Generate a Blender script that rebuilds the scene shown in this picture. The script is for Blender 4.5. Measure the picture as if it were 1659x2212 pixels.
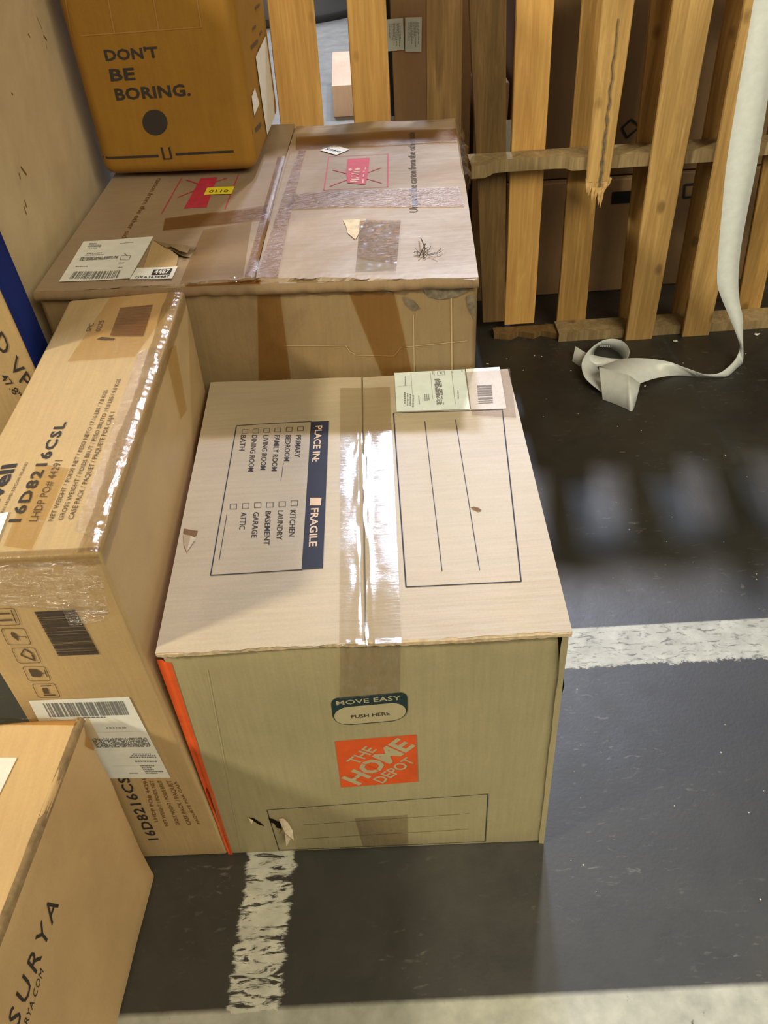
import bpy, bmesh, math, random
import numpy as np
from mathutils import Vector, Matrix, noise
from mathutils.bvhtree import BVHTree

for o in list(bpy.data.objects): bpy.data.objects.remove(o)
SC = bpy.context.scene
COL = SC.collection
RND = random.Random(7)

# ------------------------------------------------------------------ camera
IW, IH = 1659, 2212
FPX, PITCH, ROLL, CAMH = 1783.34, 0.7413008, -0.0651247, 1.58295529
cp, sp = math.cos(PITCH), math.sin(PITCH)
_r, _f, _u = Vector((1, 0, 0)), Vector((0, cp, -sp)), Vector((0, sp, cp))
c_, s_ = math.cos(ROLL), math.sin(ROLL)
CR, CU = c_*_r + s_*_u, -s_*_r + c_*_u
CAM = Vector((0, 0, CAMH))
cd = bpy.data.cameras.new('camera'); cam = bpy.data.objects.new('camera', cd); COL.objects.link(cam)
cam.matrix_world = Matrix(((CR.x, CU.x, -_f.x, 0), (CR.y, CU.y, -_f.y, 0), (CR.z, CU.z, -_f.z, CAMH), (0, 0, 0, 1)))
cd.sensor_fit = 'VERTICAL'; cd.sensor_height = 24; cd.lens = 24*FPX/IH
cd.clip_start = .02; cd.clip_end = 100
SC.camera = cam

# ------------------------------------------------------------------ world, lamps, exposure
w = bpy.data.worlds.new('world'); SC.world = w; w.use_nodes = True
w.node_tree.nodes['Background'].inputs[0].default_value = (1.0, .86, .62, 1)
w.node_tree.nodes['Background'].inputs[1].default_value = .09

def area(name, loc, target, size, power, col):
    l = bpy.data.lights.new(name, 'AREA'); l.shape = 'RECTANGLE'; l.size = size[0]; l.size_y = size[1]
    l.energy = power; l.color = col
    o = bpy.data.objects.new(name, l); COL.objects.link(o); o.location = loc
    o.rotation_euler = (Vector(target) - Vector(loc)).to_track_quat('-Z', 'Y').to_euler()
    return o
# ceiling lamps beyond the pallet, and a warm lamp behind the photographer, then added fills
area('ceiling_or_fill_lamp', (1.75, 7.6, 6.8), (0, 1.2, .3), (.55, .40), 330, (1, .90, .88))
area('ceiling_or_fill_lamp', (.70, 8.0, 6.9), (0, 1.2, .3), (.55, .40), 310, (.62, .76, 1))
area('ceiling_or_fill_lamp', (-5.2, -1.4, 5.0), (-.2, .9, .3), (.6, .6), 440, (1, .90, .64))
area('ceiling_or_fill_lamp', (3.0, -2.6, 5.2), (0, 1.6, .3), (5.0, 3.4), 370, (1, .88, .60))  # added broad soft fill, standing in for ambient light
far = area('ceiling_or_fill_lamp', (-.6, 8.2, 6.0), (-.1, 6.9, 0), (1.2, 1.2), 90, (.95, .96, 1)); far.data.spread = math.radians(75)  # unseen lamp added to brighten the far floor
SC.view_settings.view_transform = 'Standard'; SC.view_settings.look = 'None'
SC.view_settings.exposure = 0; SC.view_settings.gamma = 1
SC.view_settings.use_curve_mapping = False

# ------------------------------------------------------------------ pixel -> world helpers (photo measurements)
def ray(x, y): return CR*((x-IW/2)/FPX) + CU*(-(y-IH/2)/FPX) + _f
def at_z(x, y, z): d = ray(x, y); return CAM + d*((z-CAMH)/d.z)
def at_y(x, y, Y): d = ray(x, y); return CAM + d*(Y/d.y)

# ------------------------------------------------------------------ node helpers
def newmat(name):
    m = bpy.data.materials.new(name); m.use_nodes = True
    nt = m.node_tree; b = nt.nodes['Principled BSDF']
    return m, nt, b
def N(nt, t, **k):
    n = nt.nodes.new(t)
    for a, v in k.items(): setattr(n, a, v)
    return n
def L(nt, a, b): nt.links.new(a, b)
def coords(nt, scale=(1, 1, 1), loc=(0, 0, 0)):
    tc = N(nt, 'ShaderNodeTexCoord'); mp = N(nt, 'ShaderNodeMapping')
    mp.inputs['Scale'].default_value = scale; mp.inputs['Location'].default_value = loc
    L(nt, tc.outputs['Object'], mp.inputs[0]); return mp.outputs[0]
def noisetex(nt, vec, scale, detail=4, rough=.55, dist=0):
    n = N(nt, 'ShaderNodeTexNoise'); n.inputs['Scale'].default_value = scale
    n.inputs['Detail'].default_value = detail; n.inputs['Roughness'].default_value = rough
    n.inputs['Distortion'].default_value = dist
    L(nt, vec, n.inputs['Vector']); return n.outputs[0]
def ramp(nt, fac, stops):
    r = N(nt, 'ShaderNodeValToRGB'); e = r.color_ramp.elements
    e[0].position, e[0].color = stops[0][0], (*stops[0][1], 1)
    e[1].position, e[1].color = stops[-1][0], (*stops[-1][1], 1)
    for p, c in stops[1:-1]:
        x = e.new(p); x.color = (*c, 1)
    L(nt, fac, r.inputs[0]); return r.outputs[0]
def mth(nt, op, a, b=None, c=None, clamp=False):
    n = N(nt, 'ShaderNodeMath', operation=op); n.use_clamp = clamp
    for i, v in enumerate((a, b, c)):
        if v is None: continue
        if isinstance(v, (int, float)): n.inputs[i].default_value = v
        else: L(nt, v, n.inputs[i])
    return n.outputs[0]
def mix(nt, fac, a, b, mode='MIX'):
    n = N(nt, 'ShaderNodeMix', data_type='RGBA', blend_type=mode)
    if isinstance(fac, (int, float)): n.inputs[0].default_value = fac
    else: L(nt, fac, n.inputs[0])
    for i, v in ((6, a), (7, b)):
        if isinstance(v, tuple): n.inputs[i].default_value = (*v, 1)
        else: L(nt, v, n.inputs[i])
    return n.outputs[2]
def bump(nt, h, strength, dist, prev=None):
    b = N(nt, 'ShaderNodeBump'); b.inputs['Strength'].default_value = strength; b.inputs['Distance'].default_value = dist
    L(nt, h, b.inputs['Height'])
    if prev: L(nt, prev, b.inputs['Normal'])
    return b.outputs[0]
G1 = (1, 1, 1); B0 = (0, 0, 0)

def cardboard(name, col, rough=.55, flute=(90, 3, 3), stain=.35, spec=.5, wavy=.25, dark=(.10, .07, .04), coat=0):
    m, nt, b = newmat(name)
    v1 = coords(nt); v2 = coords(nt, flute)
    big = noisetex(nt, v1, 2.6, 5, .6, .4); fine = noisetex(nt, v2, 3, 3, .6); grain = noisetex(nt, v1, 260, 2)
    c2 = tuple(x*.80 for x in col)
    base = mix(nt, ramp(nt, big, [(.3, B0), (.7, G1)]), c2, col)
    base = mix(nt, .07, base, ramp(nt, fine, [(.3, (.12, .09, .06)), (.7, (.95, .85, .7))]), 'OVERLAY')
    base = mix(nt, .08, base, ramp(nt, grain, [(.2, (.2, .15, .1)), (.8, (.9, .85, .75))]), 'OVERLAY')
    sm = ramp(nt, noisetex(nt, v1, 5.5, 6, .72, .8), [(.56, B0), (.74, G1)])
    base = mix(nt, mth(nt, 'MULTIPLY', sm, stain), base, dark)
    L(nt, base, b.inputs['Base Color'])
    L(nt, mth(nt, 'MULTIPLY_ADD', big, .25, rough-.12), b.inputs['Roughness'])
    b.inputs['Specular IOR Level'].default_value = spec
    if coat:
        b.inputs['Coat Weight'].default_value = coat; b.inputs['Coat Roughness'].default_value = .22
    n1 = bump(nt, noisetex(nt, v1, 7, 3, .5), wavy, .02)
    n2 = bump(nt, fine, .12, .003, n1)
    L(nt, n2, b.inputs['Normal'])
    return m
def plain(name, col, rough=.5, spec=.5, nz=0, nscale=40, metal=0):
    m, nt, b = newmat(name)
    b.inputs['Roughness'].default_value = rough; b.inputs['Specular IOR Level'].default_value = spec
    b.inputs['Metallic'].default_value = metal
    n = noisetex(nt, coords(nt), nscale, 4, .6)
    k = .5*max(nz, .12)
    L(nt, mix(nt, ramp(nt, n, [(.3, B0), (.7, G1)]), tuple(x*(1-k) for x in col), tuple(min(1, x*(1+k)) for x in col)), b.inputs['Base Color'])
    return m
def film(name, tint=(.97, .95, .92), fac=.10, rough=.12, scale=(30, 5, 5), wr=.6, whiten=0, nsc=4, facing=.18):
    """clear or brownish plastic tape: tinted see-through layer with a glossy wrinkled skin"""
    m = bpy.data.materials.new(name); m.use_nodes = True; nt = m.node_tree; nt.nodes.clear()
    out = N(nt, 'ShaderNodeOutputMaterial'); tr = N(nt, 'ShaderNodeBsdfTransparent'); gl = N(nt, 'ShaderNodeBsdfGlossy')
    tr.inputs[0].default_value = (*tint, 1); gl.inputs['Roughness'].default_value = rough
    gl.inputs['Color'].default_value = (.92, .94, 1, 1)
    v = coords(nt, scale)
    n1 = noisetex(nt, v, nsc, 5, .6, 1.2); n2 = noisetex(nt, coords(nt), 14, 3, .5)
    nn = bump(nt, n1, wr, .01, bump(nt, n2, wr*.5, .02))
    L(nt, nn, gl.inputs['Normal'])
    lw = N(nt, 'ShaderNodeLayerWeight'); lw.inputs[0].default_value = .25
    f = mth(nt, 'MULTIPLY_ADD', lw.outputs['Fresnel'], facing, fac, True)
    mx = N(nt, 'ShaderNodeMixShader'); L(nt, f, mx.inputs[0]); L(nt, tr.outputs[0], mx.inputs[1]); L(nt, gl.outputs[0], mx.inputs[2])
    last = mx
    if whiten:
        df = N(nt, 'ShaderNodeBsdfDiffuse'); df.inputs[0].default_value = (.8, .8, .8, 1)
        m2 = N(nt, 'ShaderNodeMixShader')
        L(nt, mth(nt, 'MULTIPLY', ramp(nt, n1, [(.45, B0), (.7, G1)]), whiten), m2.inputs[0])
        L(nt, mx.outputs[0], m2.inputs[1]); L(nt, df.outputs[0], m2.inputs[2]); last = m2
    L(nt, last.outputs[0], out.inputs[0])
    return m
def wood(name, col, dark, rough=.6, seed=0., knots=.5):
    m, nt, b = newmat(name)
    oi = N(nt, 'ShaderNodeObjectInfo')
    mp = N(nt, 'ShaderNodeMapping'); mp.inputs['Scale'].default_value = (14, 14, 1.1)
    tc = N(nt, 'ShaderNodeTexCoord'); ad = N(nt, 'ShaderNodeVectorMath', operation='ADD')
    sc = N(nt, 'ShaderNodeVectorMath', operation='SCALE'); sc.inputs[0].default_value = (7, 3, 11)
    L(nt, oi.outputs['Random'], sc.inputs['Scale']); L(nt, tc.outputs['Object'], ad.inputs[0]); L(nt, sc.outputs[0], ad.inputs[1])
    L(nt, ad.outputs[0], mp.inputs[0])
    g = noisetex(nt, mp.outputs[0], 2.2, 6, .65, 1.1)
    fi = N(nt, 'ShaderNodeMapping'); fi.inputs['Scale'].default_value = (120, 120, 3); L(nt, ad.outputs[0], fi.inputs[0])
    fg = noisetex(nt, fi.outputs[0], 1.5, 3, .6)
    base = ramp(nt, g, [(.30, dark), (.52, tuple(.5*(a+c) for a, c in zip(col, dark))), (.66, col)])
    base = mix(nt, .15, base, ramp(nt, fg, [(.3, (.1, .07, .03)), (.7, (.95, .85, .6))]), 'OVERLAY')
    vo = N(nt, 'ShaderNodeTexVoronoi'); vo.inputs['Scale'].default_value = 5.5
    km = N(nt, 'ShaderNodeMapping'); km.inputs['Scale'].default_value = (1.6, 1.6, 1); L(nt, ad.outputs[0], km.inputs[0]); L(nt, km.outputs[0], vo.inputs['Vector'])
    kn = ramp(nt, vo.outputs['Distance'], [(.07, G1), (.15, B0)])
    base = mix(nt, mth(nt, 'MULTIPLY', kn, knots), base, (.05, .025, .01))
    L(nt, base, b.inputs['Base Color']); b.inputs['Roughness'].default_value = rough
    b.inputs['Specular IOR Level'].default_value = .3
    L(nt, bump(nt, fg, .35, .002), b.inputs['Normal'])
    return m

# ------------------------------------------------------------------ object helpers
def mesh_obj(name, verts, faces, mat, parent=None, smooth=False, origin=None):
    me = bpy.data.meshes.new(name)
    inv = Vector(parent['_w']) if parent is not None and '_w' in parent else Vector((0, 0, 0))
    og = Vector(origin) if origin is not None else inv
    me.from_pydata([tuple(Vector(v)-og) for v in verts], [], faces)
    me.update()
    me.materials.append(mat)
    if smooth:
        for p in me.polygons: p.use_smooth = True
    o = bpy.data.objects.new(name, me); COL.objects.link(o)
    if parent is not None:
        o.parent = parent; o.location = og - inv
    else: o.location = og
    o['_w'] = tuple(og)
    return o
def thing(name, loc, label, cat, group=None):
    o = bpy.data.objects.new(name, None); COL.objects.link(o); o.location = loc; o['_w'] = tuple(loc)
    o.empty_display_size = .05; o['label'] = label; o['category'] = cat
    if group: o['group'] = group
    return o
def tag(o, label=None, cat=None, group=None, kind=None):
    for k, v in (('label', label), ('category', cat), ('group', group), ('kind', kind)):
        if v: o[k] = v
    return o
def bvh_of(objs):
    V, F = [], []
    for o in objs:
        off = Vector(o['_w']); n = len(V)
        V += [v.co + off for v in o.data.vertices]
        F += [[i+n for i in p.vertices] for p in o.data.polygons]
    return BVHTree.FromPolygons(V, F)

def hexa_pts(c, n, r, crumple, seed, bulge=(0, 0, 0), dents=()):
    """rounded, subdivided box over the 8 corners c (order 000,100,110,010 then the same at the top)"""
    c = [Vector(v) for v in c]
    dims = Vector((((c[1]-c[0]).length+(c[5]-c[4]).length)/2, ((c[3]-c[0]).length+(c[7]-c[4]).length)/2, ((c[4]-c[0]).length+(c[6]-c[2]).length)/2))
    h = dims/2
    V, F, key = [], [], {}
    def tri(u, v, t):
        return ((c[0]*(1-u)+c[1]*u)*(1-v)+(c[3]*(1-u)+c[2]*u)*v)*(1-t) + ((c[4]*(1-u)+c[5]*u)*(1-v)+(c[7]*(1-u)+c[6]*u)*v)*t
    # parameters, denser near edges
    def params(k, half):
        e = r/half
        a = [-1, -1+e*.3, -1+e*.65, -1+e]
        inn = [-1+e + (2-2*e)*i/k for i in range(1, k)]
        return a + inn + [-x for x in a[::-1]]
    P = [params(n, h[i]) for i in range(3)]
    def vert(p):
        k = tuple(round(x, 6) for x in p)
        if k in key: return key[k]
        q = Vector((p[0]*h[0], p[1]*h[1], p[2]*h[2]))
        inner = Vector([max(-h[i]+r, min(h[i]-r, q[i])) for i in range(3)])
        d = q-inner
        if d.length > 1e-9: q = inner + d.normalized()*r*min(1, max(abs(x) for x in d)/r)
        else: d = Vector((0, 0, 0))
        u = [(q[i]/h[i]+1)/2 for i in range(3)]
        w3 = tri(*u)
        nd = d.normalized() if d.length > 1e-9 else Vector((0, 0, 0))
        b = 0
        for i in range(3):
            j, k2 = (i+1) % 3, (i+2) % 3
            b += bulge[i]*abs(nd[i])*(1-p[j]**2)*(1-p[k2]**2)
        nv = noise.noise(w3*4.1 + Vector((seed, 0, 0)))*1.0 + noise.noise(w3*13 + Vector((0, seed, 0)))*.45
        edge = sum(1 for x in d if abs(x) > r*.35)
        amp = crumple*(1 + 1.6*(edge >= 2))
        if w3.z < c[0].z + .02: amp *= .3
        w3 = w3 + nd*(b + nv*amp)
        if w3.z < c[0].z: w3.z = c[0].z
        key[k] = len(V); V.append(w3); return key[k]
    for ax in range(3):
        a, b2 = (ax+1) % 3, (ax+2) % 3
        for s in (-1, 1):
            for i in range(len(P[a])-1):
                for j in range(len(P[b2])-1):
                    q = []
                    for (ii, jj) in ((i, j), (i+1, j), (i+1, j+1), (i, j+1)):
                        p = [0, 0, 0]; p[ax] = s; p[a] = P[a][ii]; p[b2] = P[b2][jj]; q.append(vert(p))
                    F.append(q if s > 0 else q[::-1])
    return V, F
def centre(c): 
    p = sum((Vector(v) for v in c[:4]), Vector((0, 0, 0)))/4; return p
def carton_body(parent, c, mat, n=14, r=.008, crumple=.0012, seed=1., bulge=(0, 0, 0), name='body'):
    V, F = hexa_pts(c, n, r, crumple, seed, bulge)
    return mesh_obj(name, V, F, mat, parent, True)

class Face:
    """one plane of a thing, on which prints, labels and tapes are laid"""
    def __init__(s, a, b, c, bvh):
        a, b, c = Vector(a), Vector(b), Vector(c)
        s.p = a; s.n = (b-a).cross(c-a).normalized()
        if s.n.dot(CAM-a) < 0: s.n = -s.n
        s.bvh = bvh
    def px(s, x, y):
        d = ray(x, y); return CAM + d*((s.p-CAM).dot(s.n)/d.dot(s.n))
    def stick(s, P, off):
        if s.bvh:
            h = s.bvh.ray_cast(P + s.n*.06, -s.n, .12)
            if h[0] is not None: return h[0] + s.n*off
        return P + s.n*off

def quad_grid(f, q, off, nu=1, nv=1):
    """q: TL TR BR BL in photo pixels, laid on face f"""
    P = [f.px(*p) for p in q]; V = []; F = []
    for j in range(nv+1):
        for i in range(nu+1):
            u, v = i/nu, j/nv
            V.append(f.stick((P[0]*(1-u)+P[1]*u)*(1-v)+(P[3]*(1-u)+P[2]*u)*v, off))
    for j in range(nv):
        for i in range(nu):
            a = j*(nu+1)+i; F.append((a, a+1, a+nu+2, a+nu+1))
    return V, F
class Deco:
    """collects flat print on one face into one mesh"""
    def __init__(s, f, off): s.f, s.off, s.V, s.F = f, off, [], []
    def add(s, V, F):
        n = len(s.V); s.V += V; s.F += [tuple(i+n for i in q) for q in F]
    def quad(s, q, nu=1, nv=1): s.add(*quad_grid(s.f, q, s.off, nu, nv))
    def line(s, a, b, wd=2, n=8):
        """stroke of wd millimetres between two photo points"""
        A, B = s.f.px(*a), s.f.px(*b); t = (B-A).normalized().cross(s.f.n)*wd*.0005
        V = []
        for i in range(n+1):
            p = A.lerp(B, i/n); V += [s.f.stick(p-t, s.off), s.f.stick(p+t, s.off)]
        s.add(V, [(2*i, 2*i+1, 2*i+3, 2*i+2) for i in range(n)])
    def rect(s, q, wd=2, n=10):
        for i in range(4): s.line(q[i], q[(i+1) % 4], wd, n)
    def poly(s, pts):
        P = [s.f.stick(s.f.px(*p), s.off) for p in pts]; s.add(P, [tuple(range(len(P)))])
    def frame(s, p0, p1, p2):
        A = s.f.px(*p0); return A, s.f.px(*p1)-A, s.f.px(*p2)-A
    def text(s, txt, p0, p1, p2, bold=0, spacing=1, shear=0):
        """p0 baseline start, p1 baseline end, p2 top of the capitals at the start"""
        A, U, W = s.frame(p0, p1, p2)
        cu = bpy.data.curves.new('t', 'FONT'); cu.body = txt; cu.resolution_u = 2; cu.offset = bold; cu.space_character = spacing; cu.shear = shear
        ob = bpy.data.objects.new('t', cu); me = bpy.data.meshes.new_from_object(ob)
        vs = [v.co.copy() for v in me.vertices]
        x0, x1 = min(v.x for v in vs), max(v.x for v in vs)
        y0, y1 = min(v.y for v in vs), max(v.y for v in vs)
        if any(ch in txt for ch in 'gpqyj,/#'): y0, y1 = 0, .70
        V = [s.f.stick(A + U*((v.x-x0)/(x1-x0)) + W*((v.y-y0)/(y1-y0)), s.off) for v in vs]
        s.add(V, [tuple(p.vertices) for p in me.polygons])
        bpy.data.objects.remove(ob); bpy.data.curves.remove(cu); bpy.data.meshes.remove(me)
    def shape(s, fr, pts):
        A, U, W = fr; P = [s.f.stick(A+U*x+W*y, s.off) for x, y in pts]; s.add(P, [tuple(range(len(P)))])
    def ring(s, fr, pts, th):
        A, U, W = fr; n = len(pts); cx = sum(p[0] for p in pts)/n; cy = sum(p[1] for p in pts)/n
        inn = [(cx+(x-cx)*(1-th), cy+(y-cy)*(1-th)) for x, y in pts]
        V = [s.f.stick(A+U*x+W*y, s.off) for x, y in pts+inn]
        s.add(V, [(i, (i+1) % n, n+(i+1) % n, n+i) for i in range(n)])
    def barcode(s, q, n=40, seed=1, across=True, dens=.55):
        r = random.Random(seed); P = [s.f.px(*p) for p in q]; u = 0; tot = []
        while u < 1:
            wd = r.choice((1, 1, 2, 3))/n; g = r.choice((1, 1, 2))/n*(1.1-dens)*1.4
            tot.append((u, min(1, u+wd))); u += wd+g
        for a, b in tot:
            if across: c = [P[0].lerp(P[1], a), P[0].lerp(P[1], b), P[3].lerp(P[2], b), P[3].lerp(P[2], a)]
            else: c = [P[0].lerp(P[3], a), P[1].lerp(P[2], a), P[1].lerp(P[2], b), P[0].lerp(P[3], b)]
            s.add([s.f.stick(p, s.off) for p in c], [(0, 1, 2, 3)])
    def speckle(s, q, nu, nv, seed=2, dens=.5):
        r = random.Random(seed); P = [s.f.px(*p) for p in q]
        def g(u, v): return (P[0]*(1-u)+P[1]*u)*(1-v)+(P[3]*(1-u)+P[2]*u)*v
        for j in range(nv):
            for i in range(nu):
                if r.random() < dens:
                    s.add([s.f.stick(g(a/nu, b/nv), s.off) for a, b in ((i, j), (i+1, j), (i+1, j+1), (i, j+1))], [(0, 1, 2, 3)])
    def greeked(s, q, rows, seed=3, wd=.35, across=True):
        """tiny unreadable address lines of a shipping label"""
        r = random.Random(seed); P = [s.f.px(*p) for p in q]
        def g(u, v):
            if not across: u, v = v, u
            return (P[0]*(1-u)+P[1]*u)*(1-v)+(P[3]*(1-u)+P[2]*u)*v
        for k in range(rows):
            v0 = (k+.2)/rows; v1 = v0+wd/rows; u = 0; end = r.uniform(.45, 1)
            while u < end:
                l = r.uniform(.04, .12)
                s.add([s.f.stick(g(a, b), s.off) for a, b in ((u, v0), (u+l, v0), (u+l, v1), (u, v1))], [(0, 1, 2, 3)]); u += l+.03
    def build(s, name, mat, parent, smooth=False): return mesh_obj(name, s.V, s.F, mat, parent, smooth)
def rrect(x0, y0, x1, y1, rx, ry, n=6, radii=None):
    pts = []
    R = radii or [(rx, ry)]*4
    for k, (cx, cy) in enumerate(((x1, y1), (x0, y1), (x0, y0), (x1, y0))):
        a, b = R[k]; sx = -1 if cx == x1 else 1; sy = -1 if cy == y1 else 1
        for i in range(n+1):
            t = math.pi/2*(k+i/n); pts.append((cx+sx*a+a*math.cos(t), cy+sy*b+b*math.sin(t)))
    return pts
def patch(name, f, q, mat, parent, off=.0012, nu=6, nv=6):
    V, F = quad_grid(f, q, off, nu, nv); return mesh_obj(name, V, F, mat, parent, True)
def crinkle(name, f, q, mat, parent, off=.003, n=50, amp=.0012, freq=70, stretch=(1, 1, 1)):
    V, F = quad_grid(f, q, off, n, n)
    V = [v + f.n*amp*(noise.noise(Vector((v.x*freq*stretch[0], v.y*freq*stretch[1], v.z*freq*stretch[2])))+.5*noise.noise(v*freq*2.3)) for v in V]
    return mesh_obj(name, V, F, mat, parent, True)
def slab(name, top, th, mat, parent, nu=24, nv=24, rag=0, seed=0, lift=None, hf=0):
    """thin cardboard flap; top: 4 world corners FL FR BR BL; front edge ragged"""
    P = [Vector(p) for p in top]; n = (P[1]-P[0]).cross(P[3]-P[0]).normalized(); V, F = [], []
    fwd = (P[0]-P[3]).normalized()
    for lay in (0, 1):
        for j in range(nv+1):
            for i in range(nu+1):
                u, v = i/nu, j/nv
                p = (P[0]*(1-u)+P[1]*u)*(1-v)+(P[3]*(1-u)+P[2]*u)*v
                if j == 0: p += fwd*rag*(noise.noise(p*22+Vector((seed, lay*3, 0))) + .6*noise.noise(p*70+Vector((seed, lay, 0))))
                if lift: p += n*lift(u, v)
                p += n*.0012*noise.noise(p*8+Vector((0, seed, 0)))
                V.append(p - n*th*lay)
    m = (nu+1)*(nv+1)
    for j in range(nv):
        for i in range(nu):
            a = j*(nu+1)+i; F += [(a, a+1, a+nu+2, a+nu+1), (m+a+nu+1, m+a+nu+2, m+a+1, m+a)]
    for i in range(nu): F += [(i+1, i, m+i, m+i+1), (nv*(nu+1)+i, nv*(nu+1)+i+1, m+nv*(nu+1)+i+1, m+nv*(nu+1)+i)]
    for j in range(nv):
        a, b = j*(nu+1), (j+1)*(nu+1); F += [(a, b, m+b, m+a), (b+nu, a+nu, m+a+nu, m+b+nu)]
    return mesh_obj(name, V, F, mat, parent, False)

# ------------------------------------------------------------------ materials
M = {}
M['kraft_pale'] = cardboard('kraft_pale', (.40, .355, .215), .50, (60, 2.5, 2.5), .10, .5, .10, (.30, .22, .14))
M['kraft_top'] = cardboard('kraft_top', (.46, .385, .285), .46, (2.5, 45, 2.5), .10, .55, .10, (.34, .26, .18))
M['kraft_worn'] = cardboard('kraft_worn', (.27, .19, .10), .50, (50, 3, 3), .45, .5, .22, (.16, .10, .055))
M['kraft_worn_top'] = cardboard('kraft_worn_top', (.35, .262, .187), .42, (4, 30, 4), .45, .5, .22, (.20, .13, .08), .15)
M['kraft_gold'] = cardboard('kraft_gold', (.50, .36, .19), .48, (60, 3, 3), .18, .5, .15, (.30, .20, .11))
M['kraft_tan'] = cardboard('kraft_tan', (.66, .46, .25), .55, (40, 3, 3), .12, .45, .14, (.30, .21, .13))
M['kraft_orange'] = cardboard('kraft_orange', (.33, .17, .025), .55, (30, 3, 3), .15, .35, .18, (.28, .14, .04))
M['kraft_wrapped'] = cardboard('kraft_wrapped', (.62, .50, .33), .40, (3, 3, 3), .12, .5, .30, (.32, .22, .13), .15)
M['kraft_dull'] = cardboard('kraft_dull', (.40, .26, .15), .62, (30, 3, 3), .3, .4, .12)
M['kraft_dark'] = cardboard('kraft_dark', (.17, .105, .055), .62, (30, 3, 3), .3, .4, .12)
M['kraft_pink'] = cardboard('kraft_pink', (.60, .42, .33), .5, (30, 3, 3), .1, .5, .1)
M['edge'] = plain('raw_board_edge', (.46, .36, .24), .8, .2, .5, 90)
M['grime'] = plain('edge_grime', (.16, .12, .08), .7, .3, .6, 60)
M['torn'] = plain('torn_board', (.62, .52, .40), .8, .2, .4, 60)
M['hole'] = plain('hole_dark', (.012, .009, .006), .9, .1)
M['black'] = plain('ink_black', (.035, .030, .032), .55, .4)
M['navy'] = plain('ink_navy', (.028, .032, .058), .6, .2)
M['teal'] = plain('ink_teal', (.018, .038, .046), .6, .25)
M['soft'] = plain('ink_soft', (.09, .065, .045), .6, .3)
M['fade'] = plain('ink_faded', (.36, .185, .05), .6, .3)
M['red'] = plain('ink_red', (.50, .035, .075), .5, .4, .3)
M['orange'] = plain('ink_orange', (.66, .095, .02), .55, .4, .25, 25)
M['onlogo'] = plain('bare_board', (.43, .38, .24), .6, .3)
M['pinkbare'] = plain('bare_pink_board', (.62, .46, .36), .6, .3)
M['brownink'] = plain('ink_brown', (.17, .085, .03), .6, .3)
M['white'] = plain('label_white', (.80, .82, .82), .38, .5)
M['mint'] = plain('label_mint', (.66, .74, .76), .35, .5)
M['yellow'] = plain('label_yellow', (.85, .72, .03), .45, .5)
M['grey'] = plain('label_grey_ink', (.20, .20, .21), .5, .4)
M['blue'] = plain('blue_board', (.004, .013, .10), .7, .1, .4, 6)
M['strap'] = plain('white_plastic_ribbon', (.78, .84, .88), .30, .5)
M['scrap'] = plain('paper_scrap', (.7, .68, .62), .6, .4)
M['rubber'] = plain('dark_drum', (.05, .05, .055), .5, .5)
M['rim'] = plain('black_rim', (.012, .012, .012), .6, .3)
M['stain'] = plain('dark_stain', (.15, .125, .09), .7, .3, .9, 70)
M['tape_clear'] = film('clear_tape', (.91, .88, .82), .05, .11, (9, 60, 9), .06, facing=.22)
M['tape_clear_x'] = film('clear_tape_crinkled', (.92, .89, .84), .035, .10, (50, 10, 10), .9, .04)
M['tape_brown'] = film('brown_tape', (.82, .70, .52), .012, .30, (10, 40, 10), .25, facing=.07)
M['tape_tan'] = film('tan_tape', (.93, .85, .68), .02, .22, (10, 40, 10), .3, facing=.1)
M['tape_front'] = film('brownish_tape', (.87, .82, .75), .03, .16, (25, 10, 10), .5)
M['tape_gloss'] = film('glossy_tape', (.93, .90, .85), .05, .10, (9, 9, 9), .05, facing=.25)
M['film'] = film('stretch_film', (.95, .93, .90), .03, .10, (8, 22, 30), .9, .05)
M['film_edge'] = film('stretch_film_bunched', (.84, .80, .72), .08, .12, (60, 12, 60), .12, .05)
M['bubble'] = film('bubbled_tape', (.93, .88, .87), .12, .16, (70, 70, 70), 1.0, .1, 3)
M['wood_light'] = wood('wood_light', (.62, .41, .17), (.40, .245, .088))
M['wood_warm'] = wood('wood_warm', (.55, .34, .12), (.34, .20, .065))
M['wood_orange'] = wood('wood_orange', (.84, .52, .19), (.60, .34, .11))
M['wood_brown'] = wood('wood_brown', (.33, .205, .09), (.17, .10, .04))
M['wood_dull'] = wood('wood_dull', (.25, .155, .068), (.13, .08, .034))
M['wood_dust'] = wood('wood_dusty', (.42, .32, .18), (.22, .16, .085))
M['wood_raw'] = plain('splintered_wood', (.62, .40, .17), .8, .2, .6, 80)

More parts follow.
